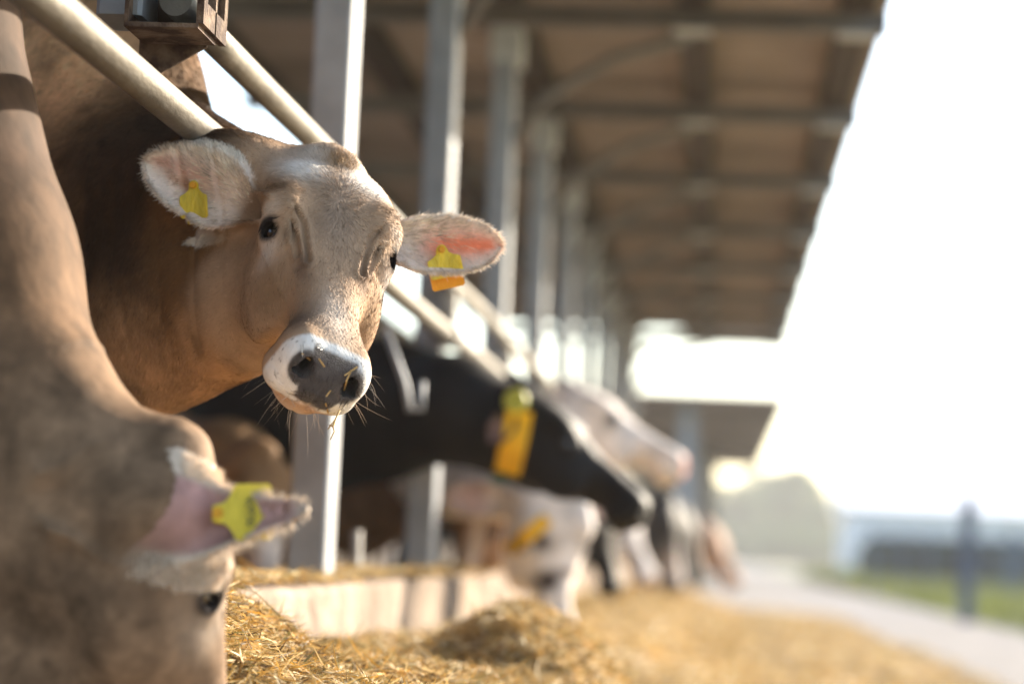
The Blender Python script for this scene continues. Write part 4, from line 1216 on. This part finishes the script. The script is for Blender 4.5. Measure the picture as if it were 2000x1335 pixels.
# --- brown cow behind the neck of the cow in focus
pK = pose_at(535, 930, 6.5, (0, .10, .02), (.10, -.1, -1), (.75, -.6, .1), .95)
chK = [(pK.world([[0, .08, -.11]])[0], at(440, 930, 6.7), .10, .15), (at(440, 930, 6.7), at(300, 950, 6.9), .15, .22)]
make_cow('dim brown cow with a pale face feeding behind the neck of the cow in focus', pK, chK, ((-1.75, 6.9, .66), (-3.0, 7.1, .66), .26),
         painter((.17, .095, .045), [((0, -.15, .0), (.07, .10, .06), (.55, .46, .40), .9, True)], nose=(.3, .2, .18)), .013, name='brown_cow')
# --- far cows along the rail
farc = [((1180, 1005), 10.6, (.28, -.1, -1), (.9, -.3, .3), .85, (BLK, []), 'black_cow', 'black cow feeding head down just past the spotted cow', None),
        ((1215, 985), 11.8, (.45, -.2, -.9), (.8, -.5, .5), 1.0, (WHT, []), 'white_cow', 'pale cow with a yellow collar under the pink muzzle', 1),
        ((1318, 1000), 13.4, (.15, -.1, -1), (.9, -.3, .2), 1.05, ((.03, .03, .035), [((0, -.2, 0), (.1, .09, .1), (.5, .42, .38), .9, True)]), 'black_cow', 'dark cow with a pale muzzle feeding far down the rail', None),
        ((1345, 1015), 15.6, (.3, -.1, -1), (.9, -.3, .3), 1.0, ((.02, .02, .024), []), 'black_cow', 'small dark cow second from the far end of the row', None),
        ((1395, 1035), 17.6, (.5, -.1, -.85), (.8, -.3, .5), 1.05, ((.42, .28, .21), []), 'brown_cow', 'farthest cow of the row, pinkish tan and blurred', None)]
for (pp, Y, mz, fc_, k, (bc, mk), nm, lab, st) in farc:
    ps = pose_at(pp[0], pp[1], Y, (0, .10, 0), mz, fc_, k); na = ps.world([[0, .08, -.11]])[0]
    ch = [(na, (-.95, Y + .12, .80), .11, .16), ((-.95, Y + .12, .80), (-1.6, Y + .3, .86), .16, .26)]
    rr_, *_ = make_cow(lab, ps, ch, ((-1.75, Y + .4, .84), (-2.9, Y + .8, .84), .30), painter(bc, mk, nose=(.3, .2, .18) if st else (.04, .03, .03)), .018, name=nm, fine=False)
    if st: collar(rr_, na + np.array([-.10, .02, .05]), (.9, .1, -.3), .125, .06, M_strap)
print('cows', round(time.time() - T0, 1))

# ------------------------------------------------------------------ back wall of the pens, floor litter, straw
o = MB()
for y in np.arange(1.0, 31, 1.2): o.box((-2.62, y, 0), (-2.58 + .004 * (int(y * 10) % 3), y + 1.19, CAMZ + 1.74))
bw = o.build('pen_wall', mat('dark_boards', (.07, .05, .037), .85, .3, 3, .3, 30)); tag(bw, 'dark boarded pen wall along the back of the barn behind the cows', 'wall')


def straw_h(x, y):
    P = np.stack([x, y, 0 * x], -1).reshape(-1, 3); n1 = noise3(P, 2.6, 31, 2).reshape(x.shape); n2 = noise3(P, 9, 37, 3).reshape(x.shape)
    base = .215 * sm(.30, -.60, x) + .03 * sm(1.15, .5, x)
    base = base + sm(7.0, 4.6, y) * .045 * sm(.0, -.5, x)
    base = base + .11 * np.exp(-((x + .80) / .13) ** 2) * sm(4.45, 3.95, y) * sm(3.05, 3.5, y)
    base = base * (.45 + .55 * sm(2.9, 3.4, y))
    base = base + .118 * np.exp(-(((x + .36) / .19) ** 2 + ((y - 5.25) / .42) ** 2) ** 1.4)
    base = base - .05 * np.exp(-(((x + .50) / .10) ** 2 + ((y - 4.75) / .22) ** 2))
    return base + (.014 * n1 + .022 * n2) * np.clip(base * 6, 0, 1) - .004


xg = np.concatenate([np.arange(-.80, .4, .02), np.arange(.4, 1.16, .05)]); yg = np.concatenate([np.arange(2.6, 7, .02), np.arange(7, 24.5, .08)])
X_, Y_ = np.meshgrid(xg, yg, indexing='ij'); Z_ = straw_h(X_, Y_); nx, ny = X_.shape
I_ = (np.arange(nx - 1)[:, None] * ny + np.arange(ny - 1)).ravel()
sb = mesh('feed_bed', np.stack([X_.ravel(), Y_.ravel(), Z_.ravel()], 1), np.stack([I_, I_ + ny, I_ + ny + 1, I_ + 1], 1), mat('feed_litter', (.13, .075, .025), .9, .4, 18, .6, 90, col2=(.42, .28, .11), lo=.35, hi=.65), None, True)
tag(sb, 'golden heap of chopped straw feed lying along the kerb', 'straw', kind='stuff')
M_blade = mat('straw_blade', attr=True, var=.15, rough=.55, scale=30, transl=.22)


def straw_strands(name, n, fx, fy, ln, wd, lab, zf=straw_h, cols=None, up=.35, seed=5):
    r = np.random.default_rng(seed); x, y = fx(r, n), fy(r, n); z = zf(x, y)
    dens = noise3(np.stack([x, y, 0 * x], 1), 6, 51, 2)
    an = r.uniform(0, 2 * math.pi, n); D = np.stack([np.cos(an), np.sin(an), r.normal(0, up, n)], 1); D[:, 2] = np.where(D[:, 2] < -.1, -.3 * D[:, 2], D[:, 2])
    L_ = ln * r.lognormal(0, .45, n); P = np.stack([x, y, z + r.uniform(-.004, .010, n)], 1) - D * (L_ * .4)[:, None]; P[:, 2] = np.maximum(P[:, 2], z - .003)
    pal = np.array([(.60, .41, .15), (.76, .58, .30), (.44, .27, .08), (.66, .37, .07), (.26, .22, .075), (.80, .68, .44), (.11, .068, .03)])
    C = pal[r.choice(len(pal), n, p=[.22, .14, .19, .10, .14, .06, .15])] * r.uniform(.75, 1.15, (n, 1)) * (1 + .25 * dens)[:, None]
    o = strands(name, P.astype(f32), D, r.normal(0, .5, (n, 3)) + [0, -.3, 1], L_.astype(f32), wd * r.uniform(.6, 1.6, n), np.clip(C, .01, .9).astype(f32), M_blade, None, bend=r.normal(0, .12, (n, 3)).astype(f32), seg=2)
    tag(o, lab, 'straw', kind='stuff'); return o


straw_strands('straw_near', 105000, lambda r, n: r.uniform(-.80, .1, n), lambda r, n: 3.3 + 3.6 * r.random(n) ** 1.1, .032, .0027, 'loose golden straw on the near heap below the brown cow')
straw_strands('straw_far', 60000, lambda r, n: -.80 + 1.95 * r.random(n) ** 1.5, lambda r, n: r.uniform(6.5, 23, n), .06, .005, 'scattered straw strewn along the feed alley', up=.2, seed=8)
straw_strands('straw_alley', 26000, lambda r, n: -.1 + 1.4 * r.random(n) ** 1.3, lambda r, n: r.uniform(5, 16, n), .05, .0035, 'thin straw litter strewn over the grey road', up=.12, seed=9)
straw_strands('straw_ledge', 16000, lambda r, n: r.uniform(-.985, -.80, n), lambda r, n: r.uniform(3.9, 10, n), .028, .0022, 'straw lying on top of the kerb blocks',
              zf=lambda x, y: WZ + .002 + .022 * np.clip(noise3(np.stack([x, y, 0 * x], 1), 5, 61, 2) + .4, 0, 1), seed=10, up=.25)

# ------------------------------------------------------------------ hazy air
hz = bpy.data.materials.new('haze_air'); hz.use_nodes = True; n_ = hz.node_tree.nodes; n_.remove(n_['Principled BSDF'])
pv_ = n_.new('ShaderNodeVolumePrincipled'); pv_.inputs['Density'].default_value = .0008; pv_.inputs['Color'].default_value = (1, .98, .95, 1); pv_.inputs['Anisotropy'].default_value = 0
hz.node_tree.links.new(pv_.outputs[0], n_['Material Output'].inputs['Volume'])
ho = MB().box((-402, -62, -1.2), (402, 902, 14)).build('haze', hz); tag(ho, kind='stuff')
